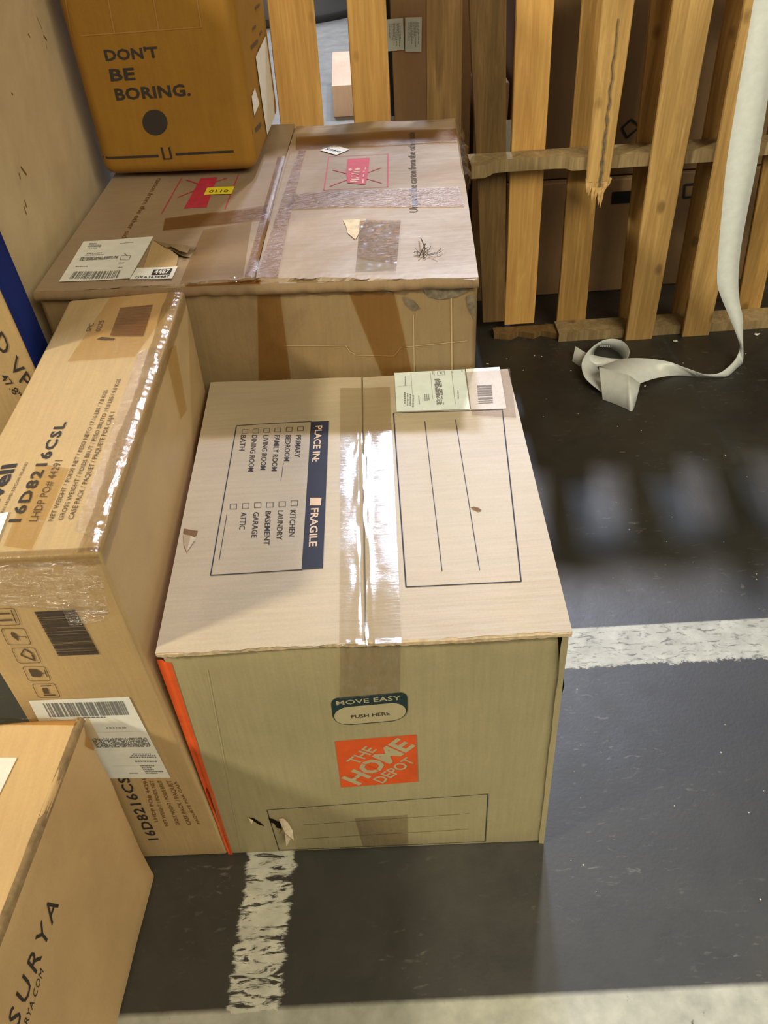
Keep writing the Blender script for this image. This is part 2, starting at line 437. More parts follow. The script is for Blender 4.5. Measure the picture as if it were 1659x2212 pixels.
# ------------------------------------------------------------------ floor
def floor_mat():
    m, nt, b = newmat('polished_concrete')
    v = coords(nt)
    big = noisetex(nt, v, 1.6, 5, .6, .3); mid = noisetex(nt, v, 9, 6, .7, .3); fin = noisetex(nt, v, 120, 3, .6)
    col = ramp(nt, big, [(.3, (.007, .0055, .0035)), (.7, (.028, .025, .018))])
    col = mix(nt, .45, col, ramp(nt, mid, [(.3, (.1, .1, .1)), (.7, (.9, .88, .85))]), 'OVERLAY')
    sep0 = N(nt, 'ShaderNodeSeparateXYZ'); L(nt, v, sep0.inputs[0])
    fz = mth(nt, 'DIVIDE', mth(nt, 'SUBTRACT', sep0.outputs[1], 3.6), .5, None, True)   # paler colour beyond stands in for the brightly lit aisle floor
    col = mix(nt, fz, col, ramp(nt, mid, [(.3, (.10, .098, .092)), (.7, (.15, .15, .142))]))
    # pale scuffs and pores
    sc = noisetex(nt, coords(nt, (1, 2.6, 1)), 30, 5, .62, .6)
    scl = mth(nt, 'MULTIPLY', ramp(nt, sc, [(.60, B0), (.70, G1)]), ramp(nt, noisetex(nt, v, 3.3, 3), [(.45, B0), (.62, G1)]))
    col = mix(nt, mth(nt, 'MULTIPLY', scl, .55), col, (.20, .19, .16))
    sep = N(nt, 'ShaderNodeSeparateXYZ'); L(nt, v, sep.inputs[0]); X, Y = sep.outputs[0], sep.outputs[1]
    def band(c, lo, hi, nz, amp, soft):
        cc = mth(nt, 'ADD', c, mth(nt, 'MULTIPLY', mth(nt, 'SUBTRACT', nz, .5), amp))
        a = mth(nt, 'DIVIDE', mth(nt, 'SUBTRACT', cc, lo), soft, None, True)
        d = mth(nt, 'DIVIDE', mth(nt, 'SUBTRACT', hi, cc), soft, None, True)
        return mth(nt, 'MULTIPLY', a, d)
    ez = noisetex(nt, coords(nt, (1, 1, 1)), 38, 6, .75)
    ez2 = noisetex(nt, coords(nt, (.5, 1.5, 1)), 26, 6, .75, .5)
    Yt = mth(nt, 'ADD', Y, mth(nt, 'MULTIPLY', X, .014))
    up = band(Yt, 1.155, 1.250, mth(nt, 'MULTIPLY', ez, mth(nt, 'LESS_THAN', Yt, 1.205)), .050, .004)
    lowb = band(Yt, .385, .4835, ez, .004, .010)
    Xt = mth(nt, 'ADD', X, mth(nt, 'MULTIPLY', Y, -.06))
    st = mth(nt, 'MULTIPLY', band(Xt, -.357, -.262, ez2, .055, .006), band(Y, .47, 1.2, ez, .01, .01))
    # wear inside the strip: streaks across it
    wr = noisetex(nt, coords(nt, (1, 4.5, 1)), 15, 7, .72, .9)
    st = mth(nt, 'MULTIPLY', st, ramp(nt, wr, [(.42, B0), (.49, G1)]))
    up = mth(nt, 'MULTIPLY', up, mth(nt, 'GREATER_THAN', X, -.34))
    wr2 = noisetex(nt, coords(nt, (1.2, 3, 1)), 26, 6, .7, .5)
    up = mth(nt, 'MULTIPLY', up, ramp(nt, wr2, [(.36, (.25,)*3), (.47, G1)]))
    wr3 = noisetex(nt, v, 34, 4, .6)
    lowb = mth(nt, 'MULTIPLY', lowb, ramp(nt, wr3, [(.26, (.1,)*3), (.33, G1)]))
    paint = mth(nt, 'MAXIMUM', mth(nt, 'MAXIMUM', up, mth(nt, 'MULTIPLY', lowb, .72)), st)
    pc = ramp(nt, noisetex(nt, v, 22, 5, .6), [(.3, (.42, .43, .38)), (.7, (.68, .69, .63))])
    col = mix(nt, mth(nt, 'MULTIPLY', paint, .95), col, pc)
    L(nt, col, b.inputs['Base Color'])
    rg = mth(nt, 'MULTIPLY_ADD', mid, .20, .44)
    rg = mth(nt, 'MAXIMUM', rg, mth(nt, 'MULTIPLY', paint, .5))
    L(nt, rg, b.inputs['Roughness'])
    b.inputs['IOR'].default_value = 1.8; b.inputs['Specular IOR Level'].default_value = .6
    b.inputs['Specular Tint'].default_value = (.86, .92, 1, 1)
    hh = mth(nt, 'ADD', mth(nt, 'MULTIPLY', mid, .5), mth(nt, 'MULTIPLY', paint, .25))
    L(nt, bump(nt, fin, .12, .002, bump(nt, hh, .22, .004)), b.inputs['Normal'])
    return m
fl = mesh_obj('floor', [(-8, -4, 0), (9, -4, 0), (9, 16, 0), (-8, 16, 0)], [(0, 1, 2, 3)], floor_mat())
tag(fl, kind='structure', label='dark polished concrete floor with worn white painted lines')

# ------------------------------------------------------------------ 1. moving box in the foreground
ZT = .639
tFL, tFR, tBR, tBL = at_z(335, 1413, ZT), at_z(1237, 1366, ZT), at_z(1097, 797, ZT), at_z(455, 826, ZT)
bFL, bFR = at_z(495, 1845, 0), at_z(1172, 1818, 0)
body_c = [bFL, bFR, Vector((.272, 1.438, 0)), Vector((-.334, 1.446, 0))]
zt = ZT-.005
body_c += [tFL+Vector((.006, .006, -.005)), tFR+Vector((-.006, .006, -.005)), tBR+Vector((-.004, -.004, -.005)), tBL+Vector((.004, -.004, -.005))]
box = thing('moving_box', centre(body_c), 'large pale cardboard moving box with orange square logo and PLACE IN print on top', 'box')
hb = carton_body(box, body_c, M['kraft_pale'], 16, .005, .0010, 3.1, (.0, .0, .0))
sA, sB = at_z(789, 1388, ZT), at_z(782, 814, ZT)
gx = Vector((.0016, 0, 0))
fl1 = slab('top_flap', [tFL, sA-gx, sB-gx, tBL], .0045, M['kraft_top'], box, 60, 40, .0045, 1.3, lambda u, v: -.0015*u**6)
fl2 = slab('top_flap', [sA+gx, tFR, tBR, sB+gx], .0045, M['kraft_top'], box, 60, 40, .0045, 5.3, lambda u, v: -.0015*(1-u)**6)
bv = bvh_of([hb, fl1, fl2])
T = Face(tFL, tFR, tBR, bv); F = Face(bFL, bFR, body_c[5], bv)
bv_t = bv
# raw board edge showing along the front of the flaps
d = Deco(F, .0075)
pts_u = [(338, 1414), (450, 1408), (560, 1399), (680, 1392), (790, 1389)]
for flap, ptsx in ((fl1, pts_u), (fl2, [(792, 1389), (880, 1387), (1000, 1382), (1110, 1375), (1235, 1368)])):
    V, Fc = [], []; n = 60
    for i in range(n+1):
        t = i/n*(len(ptsx)-1); k = min(int(t), len(ptsx)-2); fr = t-k
        x = ptsx[k][0]*(1-fr)+ptsx[k+1][0]*fr; y = ptsx[k][1]*(1-fr)+ptsx[k+1][1]*fr
        p = at_z(x, y, ZT-.002); dz = .0045+.0025*noise.noise(Vector((x*.06, 2, 0)))
        yy = noise.noise(Vector((x*.11, 7, 1)))*.0014
        V += [p+Vector((0, -.0016+yy, .0012)), p+Vector((0, -.0024+yy, -dz)), p+Vector((0, .004, -dz*.8)), p+Vector((0, .004, .0012))]
    for i in range(n):
        a = i*4; Fc += [(a, a+1, a+5, a+4), (a+1, a+2, a+6, a+5), (a+3, a, a+4, a+7), (a+2, a+3, a+7, a+6)]
    mesh_obj('flap_edge', V, Fc, M['edge'], flap)
d = Deco(T, .0008)
d.rect([(850, 893), (1085, 885), (1125.6, 1257), (877, 1268)], 2.0)
d.line((917.6, 911), (955, 1234), 1.1); d.line((984, 907.5), (1036, 1232), 1.1)
d.rect([(511, 920), (673, 911), (653, 1231), (455, 1243)], 1.9)
d.quad([(672.6, 911.5), (710.6, 909.5), (697.5, 1227.6), (653, 1231)], 3, 10)
def z1(x, y): return (400+x/2.212, 780+y/2.212)
def ztext(dd, s, x0, y0, x1, y1, h, **k): dd.text(s, z1(x0, y0), z1(x1, y1), z1(x0+h, y0), **k)
for s, x, xe, y1_ in (('PRIMARY', 530, 523, 460), ('BEDROOM', 481, 472, 478), ('FAMILY ROOM', 428, 412, 525), ('LIVING ROOM', 375, 358, 520), ('DINING ROOM', 320, 300, 528), ('BATH', 267, 259, 428)):
    ztext(d, s, x, 355, xe, y1_, 25, bold=.003)
for s, x, xe, y0, y1_ in (('KITCHEN', 502, 496, 712, 838), ('LAUNDRY', 443, 436, 714, 855), ('BASEMENT', 384, 375, 718, 880), ('GARAGE', 327, 316, 722, 845), ('ATTIC', 268, 258, 724, 805)):
    ztext(d, s, x, y0, xe, y1_, 27, bold=.003)
for x in (538, 484, 430, 377, 325, 273): d.rect([z1(x, 316+(538-x)*.05), z1(x+28, 315+(538-x)*.05), z1(x+27, 334+(538-x)*.05), z1(x-1, 335+(538-x)*.05)], .9, 2)
for x, y in ((507, 668), (449, 672), (390, 675), (332, 677), (275, 681), (216, 684)): d.rect([z1(x, y), z1(x+31, y-1), z1(x+30, y+23), z1(x-1, y+24)], .9, 2)
d.line(z1(470, 487), z1(458, 572), .9); d.line(z1(200, 735), z1(163, 952), 1.1)
d.build('printed_form', M['navy'], box)
d = Deco(T, .0014)
d.text('PLACE IN:', (681, 921), (673.5, 999), (696.5, 920), bold=.02)
d.build('reversed_lettering', M['pinkbare'], box); d = Deco(T, .0014)
d.text('FRAGILE', (671.5, 1099), (667, 1182), (688.5, 1098), bold=.02)
d.quad([z1(598, 655), z1(652, 655), z1(648, 692), z1(595, 692)])
d.build('reversed_lettering', M['pinkbare'], box)
# tape down the centre seam with real ridges and a dip in the seam
V, Fc = [], []; nu, nv = 40, 150
qa, qb, qc, qd = T.px(735, 840), T.px(842, 836), T.px(868, 1392), T.px(733, 1396)
us = .5
for j in range(nv+1):
    v = j/nv
    for i in range(nu+1):
        u = i/nu; p = (qa*(1-u)+qb*u)*(1-v)+(qd*(1-u)+qc*u)*v
        seam = at_z(783+v*7, 830+v*560, ZT); du = (p.x-seam.x)
        z = -.0022*math.exp(-(du/.0055)**2)
        z += .0016*math.exp(-((du-.001)/.008)**2)*(1+.8*noise.noise(Vector((v*8, 5, 4))))
        z += .0012*noise.noise(Vector((du*90+1.5*noise.noise(Vector((v*6, 0, 0))), v*7, 4)))*math.exp(-((du+.002)/.013)**2)
        z += .0005*noise.noise(Vector((p.x*45, p.y*13, 3)))*math.exp(-(du/.022)**2)
        V.append(T.stick(p, .0018)*1.0 + Vector((0, 0, z)) if abs(du) > .004 else Vector((p.x, p.y, ZT+.0018+z)))
for j in range(nv):
    for i in range(nu):
        a = j*(nu+1)+i; Fc.append((a, a+1, a+nu+2, a+nu+1))
mesh_obj('seam_tape', V, Fc, M['tape_clear'], box, True)
crinkle('tape_end', F, [(735, 1393), (866, 1388), (864, 1493), (733, 1505)], M['tape_front'], box, .0026, 40, .0007, 24, (2, 1, .8))
tp = patch('lower_tape', F, [(766, 1765), (880, 1758), (881, 1826), (786, 1833)], M['tape_front'], box, .0014, 8, 8)
# front print
d = Deco(F, .0008); A = d.frame((721, 1566), (880.5, 1553), (714, 1505))
d.shape(A, rrect(0, 0, 1, 1, .1, .1, 8, [(.10, .22), (.10, .22), (.24, .40), (.24, .40)]))
d.build('handle_badge', M['teal'], box)
d = Deco(F, .0012); d.shape(A, rrect(.022, .035, .978, .66, .2, .31, 8)); d.text('MOVE EASY', (727, 1520), (866, 1508.4), (725.5, 1510.5), bold=.008)
d.build('handle_panel', M['onlogo'], box)
d = Deco(F, .0016); d.text('PUSH HERE', (759, 1548), (842, 1541), (758, 1541), bold=.01); d.build('handle_lettering', M['black'], box)
d = Deco(F, .0008); d.quad([(723.6, 1598.6), (899, 1584.7), (903, 1687), (737, 1698.7)], 4, 3); d.build('logo_square', M['orange'], box)
def z7(x, y): return (700+x/7.541, 1460+y/7.541)
d = Deco(F, .0013)
d.text('THE', z7(545, 1425), z7(872, 1180), z7(355, 1365), bold=.02)
d.text('HOME', z7(575, 1765), z7(1500, 1125), z7(272, 1640), bold=.032, spacing=.95)
d.text('DEPOT', z7(960, 1735), z7(1512, 1375), z7(785, 1665), bold=.02)
d.build('logo_lettering', M['onlogo'], box)
# stencil breaks of the logo letters
d = Deco(F, .0017)
d.line(z7(620, 1400), z7(930, 1540), 1.5, 2); d.line(z7(385, 1590), z7(690, 1700), 1.3, 2)
d.build('logo_stencil_break', M['orange'], box)
d = Deco(F, .0008)
d.rect([(577, 1747), (1054, 1714), (1048, 1817), (603, 1836)], 1.6, 16)
d.line((655, 1780), (1014, 1756), .8, 12); d.line((655, 1811), (1012, 1790), .8, 12)
d.build('address_frame', M['teal'], box)
d = Deco(F, .0010)
for q in ([(536, 1763), (549, 1765), (565, 1776), (572, 1783), (560, 1779), (546, 1770)], [(580, 1764), (592, 1767), (600, 1772), (610, 1774), (607, 1788), (598, 1786), (592, 1776), (584, 1774)]): d.poly(q)
d.build('torn_hole', M['hole'], box)
# torn paper lifting from the hole
V = []; 
P = [(602, 1764), (612, 1762), (622, 1770), (632, 1786), (636, 1798), (629, 1795), (628, 1806), (620, 1812), (621, 1799), (612, 1795), (604, 1798), (610, 1786), (611, 1774)]
for i, p in enumerate(P):
    V.append(F.stick(F.px(*p), .003+.009*abs(noise.noise(Vector((i*.9, 3, 1)))) + (.010 if i in (4, 7) else 0)))
V.append(F.stick(F.px(616, 1784), .012)); n = len(P)
mesh_obj('torn_flap', V, [(i, (i+1) % n, n) for i in range(n)], M['torn'], box)
V = []
P = [(536, 1761), (548, 1764), (545, 1769)]
mesh_obj('torn_flap', [F.stick(F.px(*p), .003+.003*i) for i, p in enumerate(P)], [(0, 1, 2)], M['torn'], box)
# orange printed edge at the left
d = Deco(F, .0007); d.quad([(338, 1424), (371, 1424), (503, 1845), (493, 1845)], 3, 24)
d.build('orange_border', M['orange'], box)
LF = Face(bFL, body_c[4], body_c[7], bv)
lf = [bFL+Vector((-.0006, .003, .002)), body_c[4]+Vector((-.0008, .003, -.004)), body_c[7]+Vector((-.0008, -.003, -.004)), body_c[3]+Vector((-.0006, -.003, .002))]
mesh_obj('orange_side_print', lf, [(0, 1, 2, 3)], M['orange'], box)
# vertical creases and damage on the front
d = Deco(F, .0009); d.line((448, 1440), (520, 1830), 1.1, 20)
d.build('board_crease', M['onlogo'], box)
d = Deco(F, .0010); d.poly([(1205, 1374), (1217, 1374), (1214, 1430), (1219, 1480), (1214, 1497), (1208, 1450)]); d.build('corner_split', M['hole'], box)
V, Fc = [], []
for i in range(30):
    t = i/29; p = body_c[5].lerp(bFR, t); k = .0025*noise.noise(Vector((0, t*9, 2)))
    V += [p+Vector((-.008+k, -.0025-.004*(1-t)**2, 0)), p+Vector((.0015, -.0045+k, 0)), p+Vector((.003, .012, 0))]
for i in range(29):
    a = i*3; Fc += [(a, a+1, a+4, a+3), (a+1, a+2, a+5, a+4)]
ce = mesh_obj('corner_lip', V, Fc, M['kraft_pale'], box)
# small nick and crushed spot in the left edge of the top, and the leaf
d = Deco(T, .0011); d.poly([(398, 1143), (412, 1146), (428, 1148), (425, 1158), (414, 1163), (402, 1156), (396, 1152)]); d.build('edge_nick', M['brownink'], box)
mesh_obj('torn_flap', [T.stick(T.px(*p), o_) for p, o_ in (((396, 1156), .002), ((414, 1163), .006), ((424, 1166), .003), ((404, 1194), .002), ((398, 1180), .002))], [(0, 1, 2, 3, 4)], M['kraft_top'], box)
d = Deco(T, .0016); d.poly([(1016, 1098), (1024, 1096), (1034, 1099), (1040, 1104), (1033, 1106), (1026, 1103)]); d.build('brown_spot', M['brownink'], box)
# labels at the back right
lb = patch('shipping_label', T, [(852, 807), (1004, 799), (1015, 885), (857, 890.5)], M['mint'], box, .0016, 8, 6)
def zl(x, y): return (830+x/5.72, 780+y/5.72)
d = Deco(T, .0021)
d.line(zl(330, 160), zl(350, 440), .35, 3); d.line(zl(165, 322), zl(342, 312), .35, 3); d.line(zl(570, 150), zl(600, 480), .4, 3); d.line(zl(830, 130), zl(878, 540), .5, 3)
d.speckle([zl(615, 230), zl(700, 222), zl(738, 545), zl(650, 550)], 8, 26, 4, .62)
d.rect([zl(655, 140), zl(742, 132), zl(748, 178), zl(660, 184)], .7, 2)
d.text('R', zl(688, 172), zl(722, 169), zl(686, 146), bold=.01)
for q, r, sd in (([zl(240, 395), zl(380, 440), zl(375, 570), zl(240, 565)], 4, 5), ([zl(415, 440), zl(440, 440), zl(445, 550), zl(425, 550)], 1, 6), ([zl(490, 420), zl(560, 420), zl(575, 550), zl(500, 550)], 3, 8), ([zl(900, 370), zl(925, 370), zl(930, 525), zl(905, 525)], 1, 9), ([zl(250, 200), zl(270, 200), zl(272, 320), zl(252, 320)], 1, 2), ([zl(835, 130), zl(860, 130), zl(862, 180), zl(838, 180)], 1, 3), ([zl(950, 115), zl(975, 115), zl(978, 170), zl(953, 170)], 1, 3), ([zl(590, 135), zl(625, 135), zl(625, 200), zl(595, 200)], 2, 3)):
    d.greeked(q, r, sd, .45, False)
d.build('label_print', M['grey'], lb)['kind'] = 'stuff'
lb2 = patch('shipping_label', T, [(1006.5, 798.5), (1079, 794), (1094, 884), (1018, 886)], M['white'], box, .0016, 6, 6)
d = Deco(T, .0021); d.barcode([zl(1145, 310), zl(1325, 300), zl(1345, 540), zl(1165, 545)], 26, 12, False); d.build('label_barcode', M['grey'], lb2)
patch('bubbled_tape', T, [(1003, 806), (1101, 799), (1115, 905), (1020, 899)], M['bubble'], box, .0028, 10, 10)

# ------------------------------------------------------------------ 2. large battered carton behind
ZG = .84
gFL, gFR, gBR, gBL = at_z(72, 633, ZG), at_z(1034, 602, ZG), at_z(983, 250, ZG), Vector((-.598, 2.450, ZG))
gc = [Vector((p.x, p.y, 0)) for p in (gFL, gFR, gBR, gBL)]
gc[0] += Vector((.004, .006, 0)); gc[1] += Vector((.0, .008, 0))
gc += [p+Vector((0, .006 if i < 2 else -.006, -.006)) for i, p in enumerate((gFL, gFR, gBR, gBL))]
big = thing('battered_carton', centre(gc), 'big worn brown carton with crossed red hand-truck symbols on taped top, behind the moving box', 'box')
gb = carton_body(big, gc, M['kraft_worn'], 20, .012, .0030, 8.2, (0, .006, 0))
g1, g2 = at_z(551, 600, ZG), at_z(638, 268, ZG)
gx = Vector((.002, 0, 0))
def lift_r(u, v): return .010*math.sin(math.pi*min(1, v*1.05))**.7*(1-.5*u) + .004*noise.noise(Vector((u*3, v*4, 1)))-.012*max(0, v-.9)*10*.5
def lift_l(u, v): return .003*noise.noise(Vector((u*4, v*4, 5)))
gf1 = slab('top_flap', [gFL, g1-gx, g2-gx, gBL], .006, M['kraft_worn_top'], big, 50, 50, .008, 2.2, lift_l)
gf2 = slab('top_flap', [g1+gx, gFR, gBR, g2+gx], .006, M['kraft_worn_top'], big, 50, 50, .009, 9.2, lift_r)
bv = bvh_of([gb, gf1, gf2])
T = Face(gFL, gFR, gBR, bv); F = Face(gc[0], gc[1], gc[5], bv)
def z5(x, y): return (60+x/2.9625, 240+y/2.9625)
def z6(x, y): return (540+x/3.072, 240+y/3.072)
# crossed-out symbol, right flap
def z9(x, y): return (700+x/8.295, 300+y/8.295)
d = Deco(T, .0010)
d.line(z9(90, 372), z9(5, 1000), 2.6); d.line(z9(90, 372), z9(1150, 298), 1.3); d.line(z9(1148, 290), z9(1143, 925), 3.4); d.line(z9(5, 1000), z9(1143, 925), 1.5)
d.poly([z9(425, 405), z9(820, 372), z9(795, 640), z9(400, 650)])
d.poly([z9(400, 650), z9(795, 640), z9(748, 888), z9(422, 858)])
for a, b, c in ((z9(160, 615), z9(450, 690), 3.6), (z9(110, 930), z9(450, 785), 3.6), (z9(1025, 552), z9(760, 665), 3.6), (z9(1040, 855), z9(760, 770), 3.4)): d.line(a, b, c, 4)
d.build('red_symbol', M['red'], big)
d = Deco(T, .0016)
for q in ([(440, 600), (480, 580), (510, 610), (475, 638), (445, 632)], [(545, 605), (600, 572), (655, 575), (645, 602), (600, 616)], [(530, 640), (645, 640), (640, 668), (545, 662)], [(487, 675), (625, 690), (615, 712), (500, 692)],
          [(485, 725), (525, 735), (495, 758)], [(570, 752), (635, 755), (625, 770), (580, 768)], [(495, 792), (635, 778), (630, 806), (490, 806)], [(470, 820), (560, 818), (625, 838), (560, 850), (475, 842)],
          [(695, 640), (735, 628), (725, 660), (700, 668)], [(700, 700), (725, 690), (718, 745), (698, 745)], [(690, 790), (720, 785), (712, 865), (686, 865)], [(735, 560), (750, 555), (745, 600), (730, 600)]):
    d.poly([z9(*p) for p in q])
d.build('symbol_hand', M['pinkbare'], big)
d = Deco(T, .0010)
d.text('Unpack the carton from the other side', (902.5, 465), (895.5, 290), (884.5, 465), bold=.012)
d.build('printed_line', M['soft'], big)
# left flap print
d = Deco(T, .0010)
d.poly([z5(1000, 625), z5(1108, 432), z5(1215, 428), z5(1145, 620)])
for a, b, c in ((z5(855, 658), z5(985, 428), 2.6), (z5(1262, 625), z5(1350, 405), 2.4), (z5(960, 552), z5(1080, 508), 4), (z5(1015, 440), z5(1110, 475), 4), (z5(1175, 470), z5(1280, 430), 4)): d.line(a, b, c)
d.build('red_symbol', M['red'], big)
d = Deco(T, .0010)
d.text('carton from the other side', (341, 385), (258, 522), (352, 385), bold=.012)
d.build('printed_line', M['brownink'], big)
# labels
lb = patch('shipping_label', T, [(181.5, 524), (332, 513.4), (281, 604), (128, 612)], M['white'], big, .0024, 8, 6)
d = Deco(T, .0029)
d.barcode([z5(302, 1035), z5(600, 1028), z5(578, 1078), z5(268, 1083)], 60, 21)
d.speckle([z5(345, 943), z5(583, 930), z5(575, 948), z5(332, 965)], 60, 5, 3, .75)
for q, r, sd in (([z5(400, 850), z5(480, 850), z5(465, 888), z5(380, 888)], 4, 3), ([z5(385, 915), z5(500, 905), z5(480, 930), z5(365, 935)], 2, 5), ([z5(312, 1000), z5(430, 992), z5(425, 1005), z5(305, 1010)], 1, 8), ([z5(585, 972), z5(640, 972), z5(630, 985), z5(580, 985)], 1, 9), ([z5(580, 1003), z5(625, 1003), z5(620, 1013), z5(575, 1013)], 1, 9), ([z5(595, 850), z5(680, 843), z5(675, 850), z5(590, 858)], 1, 2)): d.greeked(q, r, sd, .5)
d.rect([z5(600, 932), z5(660, 932), z5(650, 958), z5(595, 958)], 1.4, 2); d.line(z5(620, 915), z5(640, 935), 1.6, 2)
d.build('label_print', M['grey'], lb)['kind'] = 'stuff'
lb = patch('sorting_label', T, [(296.6, 582.5), (384.5, 579), (372, 604), (281, 607)], M['white'], big, .0036, 6, 4)
d = Deco(T, .0041); d.quad([z5(808, 1025), z5(930, 1017), z5(912, 1054), z5(792, 1060)], 3, 2)
d.text('GRA3634487', z5(688, 1083), z5(905, 1073), z5(696, 1068), bold=.012); d.build('label_print', M['black'], lb)
d = Deco(T, .0046); d.text('4487', z5(808, 1054), z5(905, 1048), z5(820, 1027), bold=.03); d.build('label_number', M['white'], lb)
lb = patch('number_label', T, [(691, 332), (724, 321), (755.5, 330), (727, 342.5)], M['white'], big, .0024, 5, 5)
d = Deco(T, .0029); d.text('0405', z9(325, 290), z9(70, 235), z9(275, 310), bold=.01); d.build('label_number', M['navy'], lb)
lb = patch('number_label', T, [(448, 409.5), (507, 404.5), (500.5, 420.5), (441, 424.5)], M['yellow'], big, .0024, 5, 3)
lb['label'] = 'small yellow number label'
d = Deco(T, .0029); d.text('0110', z5(1288, 510), z5(1168, 518), z5(1280, 527), bold=.01); d.build('label_number', M['black'], lb)
# tapes on the top
M['tape_dark'] = film('dark_brown_tape', (.72, .59, .42), .012, .30, (10, 40, 10), .25, facing=.07)
patch('brown_tape', T, [(637, 427), (990, 411), (1003, 453), (620, 462)], M['tape_dark'], big, .0020, 14, 5)
patch('brown_tape', T, [(357, 473), (580, 444), (578, 474), (352, 500)], M['tape_dark'], big, .0020, 12, 5)
patch('brown_tape', T, [(648, 330), (662, 330), (600, 600), (556, 600)], M['tape_dark'], big, .0030, 4, 16)
patch('brown_tape', T, [(600, 340), (628, 338), (552, 600), (528, 600)], M['tape_dark'], big, .0026, 4, 16)
patch('rear_tape', T, [(640, 300), (985, 280), (988, 312), (640, 330)], M['tape_dark'], big, .0026, 14, 4)  # tinted strip across the rear of the top
crinkle('crinkled_tape', T, [(778, 486), (866, 485), (856, 590), (768, 592)], M['tape_gloss'], big, .0042, 70, .0017, 24, (2.6, 1.0, 1))
patch('brown_tape', T, [(778, 486), (866, 485), (856, 572), (772, 560)], M['tape_dark'], big, .0022, 8, 8)
crinkle('clear_tape', T, [(440, 500), (545, 480), (525, 606), (390, 612)], M['tape_gloss'], big, .0036, 50, .0006, 35)
# tear with dark opening and raised lip
d = Deco(T, .0013); d.poly([z5(910, 890), z5(925, 892), z5(985, 930), z5(1045, 945), z5(1000, 945), z5(960, 930)]); d.build('torn_hole', M['hole'], big)
V = [T.stick(T.px(*z5(x, y)), o_) for x, y, o_ in ((800, 830, .002), (905, 860, .004), (1000, 878, .008), (1090, 880, .004), (1050, 905, .012), (1030, 945, .012), (980, 925, .010), (925, 888, .008), (890, 885, .004))]
mesh_obj('torn_flap', V, [(0, 1, 8), (1, 7, 8), (1, 2, 6, 7), (2, 4, 5, 6), (2, 3, 4)], M['kraft_worn'], big)
V = [T.stick(T.px(*z5(x, y)), .0016) for x, y in ((800, 832), (900, 882), (965, 930), (950, 1000), (740, 1010))]
mesh_obj('exposed_board', V, [(0, 1, 2, 3, 4)], M['kraft_gold'], big)
d = Deco(T, .0020); d.poly([z6(620, 750), z6(770, 742), z6(770, 760), z6(700, 870), z6(650, 830), z6(640, 790)]); d.build('peeled_patch', M['torn'], big)
# frayed dark strands near the front right corner
cu = []
rr = random.Random(5)
V, Fc = [], []
def strand(V, Fc, pts, r=.0011):
    for i, p in enumerate(pts):
        n = len(V); V += [p+Vector((r, 0, 0)), p+Vector((-r*.5, r*.8, 0)), p+Vector((-r*.5, -r*.4, r))]
        if i: Fc += [(n-3, n-2, n+1, n), (n-2, n-1, n+2, n+1), (n-1, n-3, n, n+2)]
c0 = T.stick(T.px(*z6(1165, 965)), .002)
strand(V, Fc, [T.stick(T.px(*z6(x, y)), o_) for x, y, o_ in ((1122, 865, .004), (1135, 905, .016), (1160, 945, .010), (1150, 985, .003))], .0016)
strand(V, Fc, [T.stick(T.px(*z6(x, y)), o_) for x, y, o_ in ((1165, 925, .012), (1150, 955, .012), (1120, 990, .004))], .0014)
for k in range(12):
    a = rr.uniform(0, 6.28); p = c0.copy(); pts = []
    for i in range(8):
        a += rr.uniform(-.8, .8); p = p+Vector((math.cos(a)*.0045+.001, math.sin(a)*.0035, rr.uniform(-.002, .0025))); p.z = max(p.z, c0.z); pts.append(p.copy())
    strand(V, Fc, pts, .0008)
mesh_obj('frayed_strands', V, Fc, M['soft'], big)['kind'] = 'stuff'
# front face: tapes, stains, perforated line
patch('brown_tape', F, [(556, 612), (602, 608), (630, 822), (560, 822)], M['tape_brown'], big, .0020, 5, 14)
patch('brown_tape', F, [(752, 628), (850, 624), (893, 815), (828, 815)], M['tape_brown'], big, .0020, 8, 14)
patch('brown_tape', F, [(400, 612), (560, 606), (560, 622), (400, 630)], M['tape_brown'], big, .0030, 10, 3)
d = Deco(F, .0024)
for q in ([(820, 610), (848, 606), (858, 618), (848, 632), (825, 628), (812, 622)], [(920, 604), (980, 600), (1018, 606), (1022, 622), (985, 640), (950, 646), (925, 640), (912, 622)], [(870, 640), (892, 648), (905, 664), (892, 670), (876, 656)], [(785, 614), (800, 612), (800, 622), (788, 622)], [(1006, 640), (1026, 636), (1024, 690), (1012, 668)]): d.poly(q)
d.build('grey_stain', M['stain'], big)
d = Deco(F, .0016)
pl = [z6(225, 1555), z6(635, 1548), z6(665, 1590), z6(710, 1612), z6(955, 1618), z6(1000, 1562), z6(1440, 1522)]
for a, b in zip(pl, pl[1:]): d.line(a, b, 1.3, 6)
d.line(z6(1335, 1230), z6(1340, 1740), 3, 10); d.line(z6(1085, 1350), z6(1090, 1740), 1.5, 10)
d.build('perforated_line', M['kraft_gold'], big)
# crushed edge between top and front
V, Fc = [], []; n = 110
for i in range(n+1):
    t = i/n; p = gFL.lerp(gFR, t); k = noise.noise(Vector((t*14, 0, 3))); k2 = noise.noise(Vector((t*40, 5, 3)))
    V += [p+Vector((0, .003, .0015+.003*k)), p+Vector((0, -.005-.004*k, -.006+.002*k2)), p+Vector((0, -.004+.004*k2, -.016+.004*k)), p+Vector((0, .006, -.022))]
for i in range(n):
    a = i*4
    for q in range(3): Fc.append((a+q, a+q+1, a+q+5, a+q+4))
mesh_obj('crushed_edge', V, Fc, cardboard('crushed_board', (.25, .17, .095), .6, (50, 3, 3), .9, .4, .3, (.06, .045, .03)), big, True)
